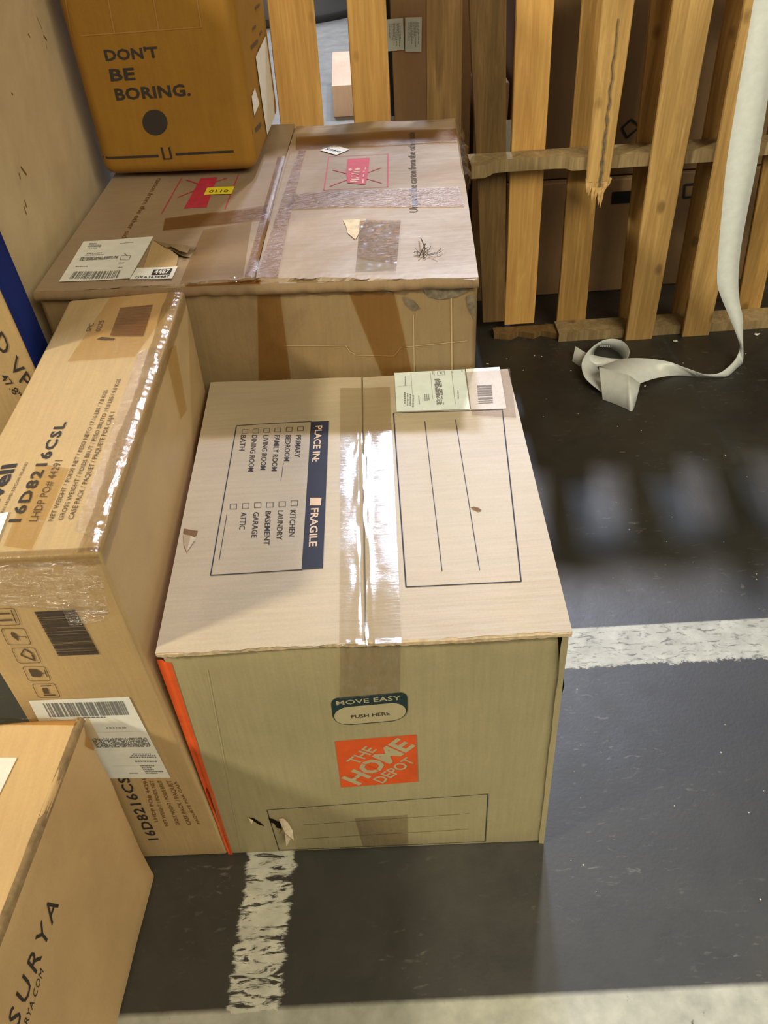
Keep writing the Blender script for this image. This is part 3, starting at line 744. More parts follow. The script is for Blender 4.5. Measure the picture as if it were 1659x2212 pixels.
# loose clear film at the right edge
V, Fc = [], []; n = 40
for i in range(n+1):
    t = i/n; p = gBR.lerp(gFR, .05+t*.42)+Vector((0, 0, .004)); k = noise.noise(Vector((t*7, 1, 1)))
    V += [p+Vector((-.004, 0, 0)), p+Vector((.008+.006*k, 0, .004+.004*k)), p+Vector((.018+.010*k, .003*k, -.010+.012*k)), p+Vector((.012+.012*noise.noise(Vector((t*11, 6, 1))), 0, -.035-.012*k))]
for i in range(n):
    a = i*4
    for q in range(3): Fc.append((a+q, a+q+1, a+q+5, a+q+4))
mesh_obj('loose_film', V, Fc, M['film_edge'], big, True)

# ------------------------------------------------------------------ 3. upright lamp carton, left
ZL = .849
l5, l6, l7 = at_z(214, 1195, ZL), at_z(397, 628, ZL), at_z(149, 648, ZL)
l4 = Vector((-.583, .764, ZL))
lc = [Vector((-.583, .766, 0)), at_z(494, 1846, 0), Vector((-.358, 1.455, 0)), Vector((-.577, 1.456, 0)), l4, l5, l6, l7]
lamp = thing('lamp_carton', centre(lc), 'tall narrow tan carton with clear film along its edge, left of the moving box', 'box')
lbd = carton_body(lamp, lc, M['kraft_gold'], 16, .007, .0012, 12.)
bv = bvh_of([lbd])
T = Face(l4, l5, l6, bv); F = Face(lc[0], lc[1], l5, bv); R = Face(lc[1], lc[2], l6, bv)
def z8(x, y): return (x/3.4565, 600+y/3.4565)
def z3(x, y): return (x/3.116, 1150+y/3.116)
d = Deco(T, .0010)
d.text('16D8216CSL', z8(155, 1825), z8(502, 1080), z8(60, 1828), bold=.03, spacing=1.18)
d.build('model_lettering', M['black'], lamp); d = Deco(T, .0010)
d.text('well', z8(-25, 1718), z8(135, 1388), z8(-150, 1735), bold=.03)
d.build('model_lettering', M['black'], lamp)
d = Deco(T, .0010)
d.text('LHDP PO# 44291', z8(277, 1822), z8(468, 1366), z8(215, 1822), bold=0)
d.text('NET WEIGHT / POIDS NET / PESO NETO 17.16 LBS / 7.8 KGS', z8(393, 1818), z8(808, 842), z8(357, 1818), bold=.004)
d.text('GROSS WEIGHT / POIDS BRUT / PESO BRUTO 19.8 LBS / 9.0 KGS', z8(468, 1812), z8(905, 760), z8(432, 1812), bold=.004)
d.text('CASE PACK / PAQUET / PAQUETE POR CAJA 1', z8(545, 1806), z8(860, 1005), z8(505, 1806), bold=.004)
d.text('MODERN HOME DECOR BRAND', z8(-22, 1855), z8(213, 1380), z8(-45, 1855), bold=0)
d.text('SPC', z8(678, 402), z8(706, 342), z8(640, 402), bold=.006); d.text('0225', z8(750, 402), z8(782, 322), z8(712, 402), bold=.006)
d.build('small_lettering', M['soft'], lamp)['kind'] = 'stuff'
d = Deco(T, .0010); d.barcode([z8(900, 228), z8(1145, 206), z8(1072, 440), z8(820, 440)], 46, 31, False, .85); d.build('barcode', M['brownink'], lamp)
d = Deco(T, .0010); d.poly([z8(722, 462), z8(760, 445), z8(860, 455), z8(850, 470), z8(760, 468)]); d.build('smudge', M['soft'], lamp)
lb = patch('paper_label', T, [(-40, 1120), (20, 1108), (-6, 1178), (-60, 1190)], M['white'], lamp, .0022, 2, 2)
patch('brown_tape', T, [z8(860, 100), z8(1370, 95), z8(1010, 595), z8(505, 632)], M['tape_tan'], lamp, .0018, 8, 8)
patch('brown_tape', T, [z8(280, 1390), z8(520, 1430), z8(240, 2040), z8(30, 2010)], M['tape_tan'], lamp, .0018, 6, 10)
patch('clear_tape', T, [z8(1040, 560), z8(1180, 520), z8(700, 1960), z8(560, 1900)], M['film'], lamp, .0026, 6, 24)
# front
d = Deco(F, .0010)
d.barcode([z3(232, 530), z3(508, 515), z3(672, 820), z3(395, 828)], 62, 41, False, .85)
d.build('barcode', M['black'], lamp)
icons = [[(-60, 508), (95, 507), (145, 617), (-10, 622)], [(4, 640), (160, 640), (215, 752), (55, 752)], [(75, 772), (228, 770), (283, 873), (125, 875)], [(150, 897), (295, 895), (348, 995), (196, 995)], [(215, 1013), (360, 1012), (412, 1106), (260, 1108)]]
def ic(k, *polys):
    d = Deco(F, .0010); q = icons[k]; A = d.frame(z3(*q[3]), z3(*q[2]), z3(*q[0])); d.ring(A, rrect(0, 0, 1, 1, .12, .16, 4), .05)
    for p in polys: d.shape(A, p)
    d.build('handling_symbol', M['soft'], lamp)
ic(0, [(.1, .66), (.72, .66), (.72, .74), (.1, .74)], [(.1, .26), (.72, .26), (.72, .36), (.1, .36)], [(.8, .12), (.85, .12), (.85, .88), (.8, .88)])
ic(1, [(.38, .78), (.48, .74), (.56, .6), (.56, .38), (.52, .22), (.44, .36), (.34, .5), (.33, .68)], [(.56, .49), (.9, .49), (.9, .52), (.56, .52)], [(.88, .42), (.92, .42), (.92, .52), (.88, .52)])
ic(2, [(.30, .62), (.36, .62), (.56, .88), (.50, .92)], [(.50, .92), (.60, .92), (.82, .62), (.74, .60), (.55, .84)], [(.72, .56), (.82, .56), (.78, .12), (.70, .14)], [(.70, .14), (.72, .22), (.34, .52), (.28, .48)], [(.26, .48), (.36, .48), (.36, .62), (.28, .64)])
ic(3, [(.22, .82), (.58, .80), (.72, .62), (.72, .42), (.60, .26), (.26, .28), (.22, .38)], [(.72, .50), (.88, .50), (.88, .54), (.72, .54)], [(.88, .28), (.92, .28), (.92, .76), (.88, .76)])
ic(4, [(.34, .66), (.58, .68), (.58, .30), (.34, .28)], [(.30, .80), (.80, .82), (.80, .88), (.36, .86)], [(.30, .14), (.80, .12), (.80, .22), (.30, .22)])
d = Deco(F, .0010)
d.text('16D8216CS', (343.5, 1813), (277, 1677), (321, 1815), bold=.02, spacing=1.1)
d.build('front_print', M['black'], lamp)
d = Deco(F, .0010)
for s, a, b, c in (('LHDP PO# 44291', (1064, 1945), (985, 1655), (1040, 1948)), ('NET WEIGHT / POIDS NET', (1135, 1972), (1030, 1665), (1112, 1975)), ('GROSS WEIGHT / POIDS BRUT', (1215, 1968), (1085, 1665), (1190, 1970)), ('CASE PACK / PAQUET', (1290, 1965), (1150, 1665), (1262, 1967)), ('PAQUETE POR CAJA', (1355, 1958), (1195, 1672), (1330, 1960))):
    d.text(s, z3(*a), z3(*b), z3(*c), bold=.01)
d.build('small_lettering', M['brownink'], lamp)['kind'] = 'stuff'
lb = patch('shipping_label', F, [(62.6, 1511), (278.6, 1504), (368.4, 1678), (150, 1682)], M['white'], lamp, .0016, 6, 6)
d = Deco(F, .0021)
d.barcode([z3(290, 1142), z3(838, 1130), z3(880, 1222), z3(340, 1235)], 70, 51)
d.speckle([z3(620, 1380), z3(985, 1375), z3(1020, 1438), z3(650, 1442)], 64, 12, 6, .62)
for q, r, sd in (([z3(560, 1232), z3(820, 1230), z3(825, 1243), z3(565, 1245)], 1, 3), ([z3(715, 1302), z3(955, 1302), z3(960, 1316), z3(720, 1316)], 1, 4), ([z3(900, 1480), z3(1040, 1480), z3(1060, 1512), z3(870, 1512)], 3, 5), ([z3(905, 1528), z3(1060, 1528), z3(1065, 1542), z3(915, 1542)], 1, 6), ([z3(940, 1558), z3(1090, 1558), z3(1105, 1620), z3(990, 1620)], 5, 7), ([z3(870, 1610), z3(960, 1608), z3(962, 1618), z3(875, 1620)], 1, 9)): d.greeked(q, r, sd, .6)
d.line(z3(655, 1340), z3(990, 1332), .3, 2); d.line(z3(760, 1568), z3(1090, 1560), .3, 2)
d.build('label_print', M['grey'], lb)['kind'] = 'stuff'
# film: bunched along the long top edge, stretched over the front
V, Fc = [], []; n = 320
dirv = (l6-l5)
for i in range(n+1):
    t = i/n; p = l5+dirv*t; row = []
    for k, (dx, dz) in enumerate(((-.028, .0016), (-.021, .0050), (-.016, .0072), (-.010, .0060), (-.004, .0036), (.0025, .0002), (.0046, -.006), (.0026, -.022))):
        q = 1+.9*noise.noise(Vector((t*4, k*.3, 0)))
        row.append(p+Vector((dx*(1+.25*noise.noise(Vector((t*5, 2, k*.1)))), 0, dz)) + Vector((.0010*noise.noise(Vector((t*30, k*1.7, 2))), 0, .0030*noise.noise(Vector((t*26+k*.5, k*.5, 5)))+.0010*noise.noise(Vector((t*80, k*.9, 7))))))
    V += row
for i in range(n):
    for k in range(7):
        a = i*8+k; Fc.append((a, a+1, a+9, a+8))
mesh_obj('edge_film', V, Fc, M['film_edge'], lamp, True)
crinkle('front_film', F, [(-30, 1212), (212, 1200), (238, 1322), (-20, 1300)], M['film'], lamp, .0045, 60, .0016, 16, (1.8, 1, .7))
patch('front_film', F, [(130, 1300), (238, 1318), (222, 1338), (152, 1350)], M['film'], lamp, .0026, 5, 4)
V, Fc = [], []; n = 50
for i in range(n+1):
    t = i/n; p = l4.lerp(l5, t); k = noise.noise(Vector((t*16, 2, 8)))
    V += [p+Vector((0, .010, .0018)), p+Vector((0, -.0028-.002*k, .0022)), p+Vector((0, -.0045+.0015*k, -.007)), p+Vector((0, -.0018, -.018-.004*k))]
for i in range(n):
    a = i*4
    for q in range(3): Fc.append((a+q, a+q+1, a+q+5, a+q+4))
mesh_obj('taped_edge', V, Fc, M['film_edge'], lamp, True)
patch('side_tape', R, [(362, 760), (383, 745), (408, 885), (396, 905)], M['tape_tan'], lamp, .0014, 3, 8)

# ------------------------------------------------------------------ 4. near carton, bottom left
sc_ = [Vector(p) for p in ((-1.141, .217, 0), (-.543, .159, 0), (-.4890, .730, 0), (-1.083, .735, 0))]
sc_ += [p+Vector((0, 0, .52)) for p in sc_]
sc_[6] = at_z(180, 1541, .52) + Vector((0, -.006, 0))
near = thing('lettered_carton', centre(sc_), 'tan carton with spaced black capitals along its side, nearest one at the bottom left', 'box')
nb = carton_body(near, sc_, M['kraft_tan'], 16, .009, .0022, 21.)
bv = bvh_of([nb])
T = Face(sc_[4], sc_[5], sc_[6], bv); R = Face(sc_[1], sc_[2], sc_[6], bv)
def zs(x, y): return (x/3.106, 1500+y/3.106)
d = Deco(R, .0012)
d.text('SURYA', zs(128, 2250), zs(400, 1412), zs(60, 2180), bold=.004, spacing=1.35)
d.text('SURYA.COM', zs(165, 2330), zs(299, 1862), zs(140, 2305), bold=0, spacing=1.1)
d.build('side_lettering', M['black'], near)
lb = patch('paper_label', T, [(-60, 1638), (38, 1638), (-14, 1742), (-90, 1750)], M['white'], near, .0016, 3, 3)
patch('brown_tape', T, [(-30, 1553), (172, 1552), (163, 1568), (-30, 1568)], M['tape_brown'], near, .0018, 10, 3)
patch('brown_tape', R, [(186, 1545), (215, 1600), (200, 1622), (181, 1612)], M['tape_brown'], near, .0018, 3, 3)
# rubbed dark long edge
V, Fc = [], []; n = 60
for i in range(n+1):
    t = i/n; p = sc_[5].lerp(sc_[6], t); k = noise.noise(Vector((t*11, 4, 8)))
    V += [p+Vector((-.0075-.002*k, 0, .0008)), p+Vector((-.0020, 0, -.0012)), p+Vector((.0002, 0, -.0040)), p+Vector((.0012, 0, -.012-.003*k))]
for i in range(n):
    a = i*4
    for q in range(3): Fc.append((a+q, a+q+1, a+q+5, a+q+4))
mesh_obj('rubbed_edge', V, Fc, plain('rubbed_board', (.27, .19, .11), .8, .2, .6, 60), near, True)

# ------------------------------------------------------------------ 5. orange-brown carton standing on the battered one
k = (CAMH-.852)/(CAMH-.579)
q = [(-.868, 2.853), (-.346, 2.815), (-.304, 3.396), (-.825, 3.435)]
oc = [Vector((x*k, y*k, .852)) for x, y in q] + [Vector((x*k, y*k, 1.56)) for x, y in q]
orr = thing('slogan_carton', centre(oc), 'orange-brown carton lettered DON\'T BE BORING. standing on the battered carton', 'box')
ob = carton_body(orr, oc, M['kraft_orange'], 16, .030, .0020, 31.)
bv = bvh_of([ob])
F = Face(oc[0], oc[1], oc[5], bv); R = Face(oc[1], oc[2], oc[6], bv)
def zo(x, y): return (x/2.676, y/2.676)
d = Deco(F, .0010)
d.text("DON'T", (229.5, 132), (343.5, 124.5), (223.5, 106.5), bold=.03, spacing=1.05)
d.text('BE', (240, 175.5), (293.5, 172), (235, 149), bold=.03, spacing=1.05)
d.text('BORING.', (252, 217.5), (413, 207), (246, 191), bold=.03, spacing=1.05)
A = d.frame((335, 264.5), (362, 262), (331, 236.5))
d.shape(A, [(math.cos(t*math.pi/12), math.sin(t*math.pi/12)) for t in range(24)])
d.line((221, 341.5), (343, 336.5), 5.5, 10); d.line((380, 333), (505, 326.5), 5.5, 10)
d.line((349, 318), (355.5, 344), 5, 3); d.line((365.5, 317.5), (371, 342), 5, 3); d.line((353, 343.5), (372, 342), 3, 2)
d.build('slogan_print', M['black'], orr)
d = Deco(F, .0008)
for a, b in ((zo(410, 210), zo(1170, 155)), (zo(370, -60), zo(410, 210)), (zo(612, -60), zo(662, 188)), (zo(878, -60), zo(918, 175)), (zo(1128, -60), zo(1165, 155))): d.line(a, b, 3, 12)
d.build('faded_print', M['fade'], orr)
lb = patch('paper_label', R, [(579, 62), (600, 239), (574, 291), (551, 123)], M['white'], orr, .0024, 4, 4)
lb = patch('paper_label', R, [(549, 190), (559, 224), (547.5, 250), (542, 209)], M['white'], orr, .0024, 2, 2)
d = Deco(R, .0012); d.line(zo(1465, 765), zo(1508, 715), 10, 3); d.line(zo(1452, 275), zo(1490, 235), 8, 3); d.line(zo(1475, 50), zo(1500, 25), 6, 2); d.line(zo(1460, 170), zo(1480, 150), 5, 2); d.line(zo(1490, 290), zo(1500, 270), 5, 2); d.line(zo(1500, 200), zo(1512, 180), 5, 2)
d.build('side_marks', M['soft'], orr)['kind'] = 'stuff'

# ------------------------------------------------------------------ 6. tall wrapped carton, far left
kc = [(-1.35, 1.46), (-.685, 1.42), (-.656, 2.53), (-1.30, 2.57)]
kc = [Vector((x, y, 0)) for x, y in kc] + [Vector((x, y, 1.5)) for x, y in kc]
tall = thing('wrapped_carton', centre(kc), 'tall plain tan carton under cloudy film, far left beside the battered carton', 'box')
tb = carton_body(tall, kc, M['kraft_wrapped'], 18, .018, .0045, 41.)
R = Face(kc[1], kc[2], kc[6], bvh_of([tb]))
d = Deco(R, .0012)
def zk(x, y): return (x/2.676, y/2.676)
for a, b, wd in (((250, 205), (268, 232), 3.5), ((160, 195), (172, 215), 2.5), ((208, 92), (240, 168), 1.2), ((262, 240), (270, 285), 1.2), ((118, 965), (150, 1010), 4), ((108, 1000), (116, 1035), 3), ((66, 535), (72, 548), 4), ((135, 1192), (150, 1240), 2.5)):
    d.line(zk(*a), zk(*b), wd, 2)
d.line((52, 432), (56, 448), 3, 2)
d.build('scuff_marks', M['brownink'], tall)['kind'] = 'stuff'

# ------------------------------------------------------------------ 7. leaning carton with blue side, left edge
uc = [Vector(p) for p in ((-.92, 1.33, 0), (-.588, 1.325, 0), (-.590, 1.415, 0), (-.92, 1.42, 0), (-.96, 1.235, 1.17), (-.596, 1.235, 1.17), (-.607, 1.343, 1.17), (-.95, 1.345, 1.17))]
blu = thing('blue_sided_carton', centre(uc), 'tan carton with deep blue side and black lettering, upright at the left edge', 'box')
ub = carton_body(blu, uc, M['kraft_gold'], 10, .004, .0006, 51.)
bv = bvh_of([ub])
F = Face(uc[0], uc[1], uc[5], bv)
V = [uc[1]+Vector((.0012, .002, .004)), uc[2]+Vector((.0012, -.002, .004)), uc[6]+Vector((.0012, -.002, -.004)), uc[5]+Vector((.0012, .002, -.004))]
V2 = [v-Vector((.0008, 0, 0)) for v in V]
sp = mesh_obj('side_panel', V+V2, [(0, 1, 2, 3), (7, 6, 5, 4), (0, 4, 5, 1), (1, 5, 6, 2), (2, 6, 7, 3), (3, 7, 4, 0)], M['blue'], blu); sp['label'] = 'deep blue side'
R = Face(uc[1], uc[2], uc[6], None); R.p = R.p+Vector((.0014, 0, 0))
patch('clear_tape', R, [(-12, 585), (10, 586), (30, 642), (22, 652), (-12, 630)][:4], film('frosted_tape', (.7, .72, .8), .1, .2, (20, 20, 20), .6, .35), blu, .0012, 4, 4)
d = Deco(F, .0010)
d.text('D VP', z8(-45, 478), z8(186, 842), z8(12, 392), bold=.004, spacing=1.05)
d.text('47.8"', z8(2, 738), z8(128, 905), z8(40, 700), bold=.003)
d.build('front_lettering', M['black'], blu)

# ------------------------------------------------------------------ 8. pallet standing on edge
def board(parent, x0t, x1t, x0b, x1b, z0, z1_, y0, th, mat, name='deck_board', broken=False, seed=0):
    """vertical plank with slightly uneven edges, its own mesh"""
    V, Fc = [], []; n = 14
    for i in range(n+1):
        t = i/n; z = z0+(z1_-z0)*t
        a = x0b+(x0t-x0b)*t + .0018*noise.noise(Vector((seed*3.1, z*5, 0))); b = x1b+(x1t-x1b)*t + .0018*noise.noise(Vector((seed*1.7, z*5, 9)))
        dy = .002*noise.noise(Vector((seed, z*3, 4))); e = .0022
        V += [Vector((a+e, y0+dy, z)), Vector((b-e, y0+dy, z)), Vector((b, y0+dy+e, z)), Vector((b, y0+dy+th-e, z)), Vector((b-e, y0+dy+th, z)), Vector((a+e, y0+dy+th, z)), Vector((a, y0+dy+th-e, z)), Vector((a, y0+dy+e, z))]
    for i in range(n):
        for q in range(8): Fc.append((i*8+q, i*8+(q+1) % 8, (i+1)*8+(q+1) % 8, (i+1)*8+q))
    Fc += [tuple(range(7, -1, -1)), tuple(range(n*8, n*8+8))]
    return mesh_obj(name, V, Fc, mat, parent, False, origin=V[0])
def stringer(parent, pts, z0, z1_, mat, name='stringer'):
    """pts: list of (x, yfront, yback)"""
    V, Fc = [], []
    for i, (x, ya, yb) in enumerate(pts):
        V += [Vector((x, ya, z0)), Vector((x, ya, z1_)), Vector((x, yb, z1_)), Vector((x, yb, z0))]
        if i:
            a = (i-1)*4
            for q in range(4): Fc.append((a+q, a+(q+1) % 4, a+4+(q+1) % 4, a+4+q))
    Fc += [(0, 1, 2, 3), tuple((len(pts)-1)*4+q for q in (3, 2, 1, 0))]
    return mesh_obj(name, V, Fc, mat, parent, False, origin=V[0])
YF, YS0, YS1, YB, TH = 2.552, 2.572, 2.662, 2.664, .016
pal = thing('wooden_pallet', (1.0, 2.62, 0), 'wooden pallet stood on edge with one splintered board, right of the battered carton', 'pallet')
# front layer
board(pal, .676, .769, .694, .765, .575, 1.24, YF, TH, M['wood_light'], seed=1)
board(pal, .872, .985, .900, .996, 0.0, 1.24, YF, TH, M['wood_light'], seed=2)
board(pal, 1.066, 1.170, 1.104, 1.200, 0.0, 1.24, YF, TH, M['wood_light'], seed=3)
# back layer
board(pal, .318, .428, .404, .486, .045, 1.24, YB, TH, M['wood_dull'], seed=4)
board(pal, .462, .570, .484, .592, .03, 1.24, YB, TH, M['wood_orange'], seed=5)
board(pal, .648, .735, .674, .780, .03, 1.24, YB, TH, M['wood_warm'], seed=6)
board(pal, .838, .925, .903, .975, .03, 1.24, YB, TH, M['wood_warm'], seed=7)
board(pal, 1.062, 1.122, 1.096, 1.160, .03, 1.24, YB, TH, M['wood_warm'], seed=8)
board(pal, 1.235, 1.330, 1.335, 1.420, .03, 1.24, YB, TH, M['wood_warm'], seed=9)
pn = [(.335, YS0-.012, YS1), (.375, YS0-.012, YS1), (.395, YS0+.004, YS1), (.41, YS0+.022, YS1), (.45, YS0+.027, YS1), (.60, YS0+.027, YS1), (.635, YS0+.022, YS1), (.648, YS0+.002, YS1), (.66, YS0, YS1), (1.16, YS0, YS1), (1.185, YS0+.024, YS1), (1.36, YS0+.027, YS1), (1.40, YS0, YS1), (1.6, YS0, YS1)]
stringer(pal, pn, .606, .645, M['wood_dust'])
stringer(pal, [(.665, YS0, YS1), (.9, YS0, YS1), (1.2, YS0+.002, YS1), (1.6, YS0, YS1)], 0, .032, M['wood_dust'])
stringer(pal, [(.44, YS0+.05, YS1), (.5, YS0+.035, YS1), (.53, YS0+.055, YS1), (.58, YS0+.03, YS1), (.61, YS0+.05, YS1), (.663, YS0+.02, YS1)], 0, .022, M['wood_dull'], 'broken_stringer')
stringer(pal, [(.335, YS0, YS1), (1.6, YS0, YS1)], 1.20, 1.238, M['wood_dust'])
# splinters at the broken end, and the dark crack above them
V, Fc = [], []; wd = .0105
for i, l in enumerate((.040, .052, .070, .066, .085, .095, .050, .030)):
    n = len(V); x = .6935+i*.0098; y = YF+.0005+.0015*(i % 2); dx = (.002, -.001, .001, .002, .003, .001, -.004, -.004)[i]
    V += [Vector((x-.0006, y, .582)), Vector((x+wd, y, .582)), Vector((x+wd, y+.013, .582)), Vector((x-.0006, y+.013, .582)),
          Vector((x+dx, y+.001, .58-l*.72)), Vector((x+wd+dx-.001, y+.001, .58-l*.6)), Vector((x+wd+dx-.001, y+.010, .58-l*.5)), Vector((x+dx, y+.010, .58-l*.6)), Vector((x+.004+dx*1.5, y+.004, .58-l))]
    Fc += [(n, n+1, n+5, n+4), (n+1, n+2, n+6, n+5), (n+2, n+3, n+7, n+6), (n+3, n, n+4, n+7), (n+4, n+5, n+8), (n+5, n+6, n+8), (n+6, n+7, n+8), (n+7, n+4, n+8), (n+3, n+2, n+1, n)]
mesh_obj('splinters', V, Fc, M['wood_raw'], pal)['kind'] = 'stuff'
V, Fc = [], []; n = 60
for i in range(n+1):
    t = i/n; z = 1.02-.46*t; x = .728+.008*t+.004*noise.noise(Vector((t*14, 1, 2))); wd = (.0008+.0035*t**1.5)*(1+1.3*noise.noise(Vector((t*22, 4, 2))))
    V += [Vector((x-wd, YF-.0035, z)), Vector((x+wd, YF-.0035, z)), Vector((x+wd, YF+.001, z)), Vector((x-wd, YF+.001, z))]
    if i:
        a = (i-1)*4
        for q in range(4): Fc.append((a+q, a+(q+1) % 4, a+4+(q+1) % 4, a+4+q))
mesh_obj('dark_crack', V, Fc, M['stain'], pal)
# second pallet, left, mostly hidden by the cartons
pl2 = thing('wooden_pallet', (.04, 2.62, 0), 'wooden pallet stood on edge behind the battered carton, its orange boards rising between boxes', 'pallet')
board(pl2, -.223, -.097, -.238, -.112, 0, 1.24, YF+.006, TH, M['wood_orange'], seed=11)
board(pl2, -.011, .094, -.018, .094, 0, 1.24, YF+.006, TH, M['wood_orange'], seed=12)
board(pl2, .204, .300, .190, .306, 0, 1.24, YF+.006, TH, M['wood_brown'], seed=13)
for z in (0, .60, 1.20): stringer(pl2, [(-.5, YS0+.01, YS1), (.306, YS0+.01, YS1)], z, z+.036, M['wood_dull'])
board(pl2, -.46, -.36, -.46, -.36, 0, 1.24, YF+.006, TH, M['wood_warm'], seed=14)

# ------------------------------------------------------------------ 9. cartons behind the pallets
def back_carton(x0, x1, y0, y1, z0, z1_, mat, label, name='carton', r=.006):
    c = [Vector(p) for p in ((x0, y0, z0), (x1, y0, z0), (x1, y1, z0), (x0, y1, z0), (x0, y0, z1_), (x1, y0, z1_), (x1, y1, z1_), (x0, y1, z1_))]
    t = thing(name, centre(c), label, 'box')
    b = carton_body(t, c, mat, 6, r, .001, x0*7); return t, b, Face(c[0], c[1], c[5], bvh_of([b])), c
t, b, F, c = back_carton(.118, .372, 2.90, 3.25, 0, 1.30, M['kraft_dull'], 'brown carton with two white labels, seen through the gap in the pallet boards')
d = Deco(F, .003); d.line((836, -30), (849, 250), 11, 4); d.build('black_strap', M['rim'], t)
for q in ([(834, 41), (870, 38), (873, 107), (837, 110)], [(875, 37), (911, 36), (910, 112), (875, 111)]):
    lb = patch('paper_label', F, q, M['mint'], t, .005, 2, 2)
    dd = Deco(F, .006); ins = lambda a, b_, k_: (a[0]+(b_[0]-a[0])*k_, a[1]+(b_[1]-a[1])*k_)
    qi = [ins(q[0], q[2], .14), ins(q[1], q[3], .14), ins(q[2], q[0], .14), ins(q[3], q[1], .14)]
    dd.greeked(qi, 9, int(q[0][0]), .35, False); dd.build('label_print', M['grey'], lb)['kind'] = 'stuff'
t, b, F, c = back_carton(.385, .498, 2.90, 3.30, 0, .780, M['kraft_dull'], 'low brown carton behind the pallet, white paper on its front')
lb = patch('paper_label', F, [(1075, 262), (1108, 256), (1106, 336), (1073, 336)], M['mint'], t, .004, 2, 2)
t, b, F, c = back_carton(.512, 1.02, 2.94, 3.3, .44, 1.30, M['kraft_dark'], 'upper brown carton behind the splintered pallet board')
d = Deco(F, .004)
for a, b_ in (((1343, 276), (1363, 257)), ((1363, 257), (1381, 273)), ((1381, 273), (1354, 297)), ((1354, 297), (1343, 276))): d.line(a, b_, 7, 2)
d.build('handling_symbol', M['rim'], t)
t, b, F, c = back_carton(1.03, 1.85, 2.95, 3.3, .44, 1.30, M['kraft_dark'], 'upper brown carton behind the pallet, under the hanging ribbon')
t, b, F, c = back_carton(.512, 1.10, 2.92, 3.30, .0, .435, M['kraft_dull'], 'lower brown carton behind the pallet with a black printed bar')
d = Deco(F, .004); d.quad([(1322, 414), (1366, 411), (1364, 437), (1320, 440)]); d.build('black_bar', M['rim'], t)
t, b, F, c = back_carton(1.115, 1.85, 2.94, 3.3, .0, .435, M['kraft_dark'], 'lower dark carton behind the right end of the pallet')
d = Deco(F, .004); d.rect([(1478, 398), (1502, 396), (1500, 424), (1476, 426)], 8, 2); d.build('handling_symbol', M['rim'], t)
# things on the lit floor further away
p = at_z(722, 254, 0)
t, b, F, c = back_carton(p.x, p.x+.55, p.y, p.y+.75, 0, .175, M['kraft_pink'], 'flat pinkish carton on the lit floor, seen between two pallet boards', 'flat_carton')
t, b, F, c = back_carton(.52, 1.5, 4.1, 5.4, 0, .42, M['kraft_pink'], 'pale brightly lit carton on the far floor, seen right of the dull board')
V, Fc = [], []; n = 64; cx, cy, rd = -.62, 8.55, .95
prof = [(rd*.97, 0), (rd, .01), (rd, .05), (rd*.985, .06), (rd*.985, .9), (rd*1.0, .92), (rd*.96, .93), (rd*.94, .86), (0.02, .85)]
for r_, z in prof: V += [Vector((cx+r_*math.cos(2*math.pi*i/n), cy+r_*math.sin(2*math.pi*i/n), z)) for i in range(n)]
for j in range(len(prof)-1):
    for i in range(n): Fc.append((j*n+i, j*n+(i+1) % n, (j+1)*n+(i+1) % n, (j+1)*n+i))
Fc.append(tuple(range(n-1, -1, -1)))
dr = thing('round_drum', (cx, cy, 0), 'dark grey round drum on the far floor, cut off by the top edge', 'drum')
mesh_obj('shell', V, Fc, M['rubber'], dr, True)
V2 = [Vector((cx+r_*math.cos(2*math.pi*i/n), cy+r_*math.sin(2*math.pi*i/n), z)) for r_, z in ((rd*1.012, .001), (rd*1.014, .055), (rd*1.0, .058)) for i in range(n)]
mesh_obj('base_rim', V2, [(j*n+i, j*n+(i+1) % n, (j+1)*n+(i+1) % n, (j+1)*n+i) for j in range(2) for i in range(n)], M['rim'], dr, True)

# ------------------------------------------------------------------ 10. white ribbon
V, Fc = [], []
def ribbon(pairs, th=.0008, sub=5):
    """pairs of 3-D edge points; smoothly interpolated and given thickness"""
    pts = [(Vector(a), Vector(b)) for a, b in pairs]
    def cr(p0, p1, p2, p3, t): return .5*((2*p1)+(-p0+p2)*t+(2*p0-5*p1+4*p2-p3)*t*t+(-p0+3*p1-3*p2+p3)*t**3)
    rows = []; m = len(pts)
    for i in range(m-1):
        g = [pts[max(0, i-1)], pts[i], pts[i+1], pts[min(m-1, i+2)]]
        for s in range(sub):
            t = s/sub; rows.append([cr(*[x[e] for x in g], t) for e in (0, 1)])
    rows.append(list(pts[-1]))
    n0 = len(V)
    for i, (a, b) in enumerate(rows):
        tn = (rows[min(i+1, len(rows)-1)][0]-rows[max(i-1, 0)][0]); nn = tn.cross(b-a)
        nn = nn.normalized()*th*.5 if nn.length > 1e-9 else Vector((0, 0, th*.5))
        c = (a+b)/2
        for s in (1, -1):
            for q in (a, c, b):
                p = q+nn*s; p.z = max(p.z, .0006); V.append(p)
    for i in range(len(rows)-1):
        A, B = n0+i*6, n0+(i+1)*6
        Fc.extend([(A, A+1, B+1, B), (A+1, A+2, B+2, B+1), (A+4, A+3, B+3, B+4), (A+5, A+4, B+4, B+5), (A+3, A, B, B+3), (A+2, A+5, B+5, B+2)])
Y = lambda y: (lambda x, py: at_y(x, py, y))
hang = [((1634, -80), (1700, -80)), ((1628, 0), (1690, 0)), ((1594, 200), (1660, 206)), ((1569, 357), (1636, 350)), ((1559, 460), (1614, 460)), ((1552, 540), (1600, 540)), ((1549, 606), (1595, 606)), ((1556, 638), (1598, 654)), ((1576, 686), (1604, 684)), ((1594, 732), (1605, 735))]
main = [(at_y(*a, 2.37), at_y(*b, 2.37)) for a, b in hang]
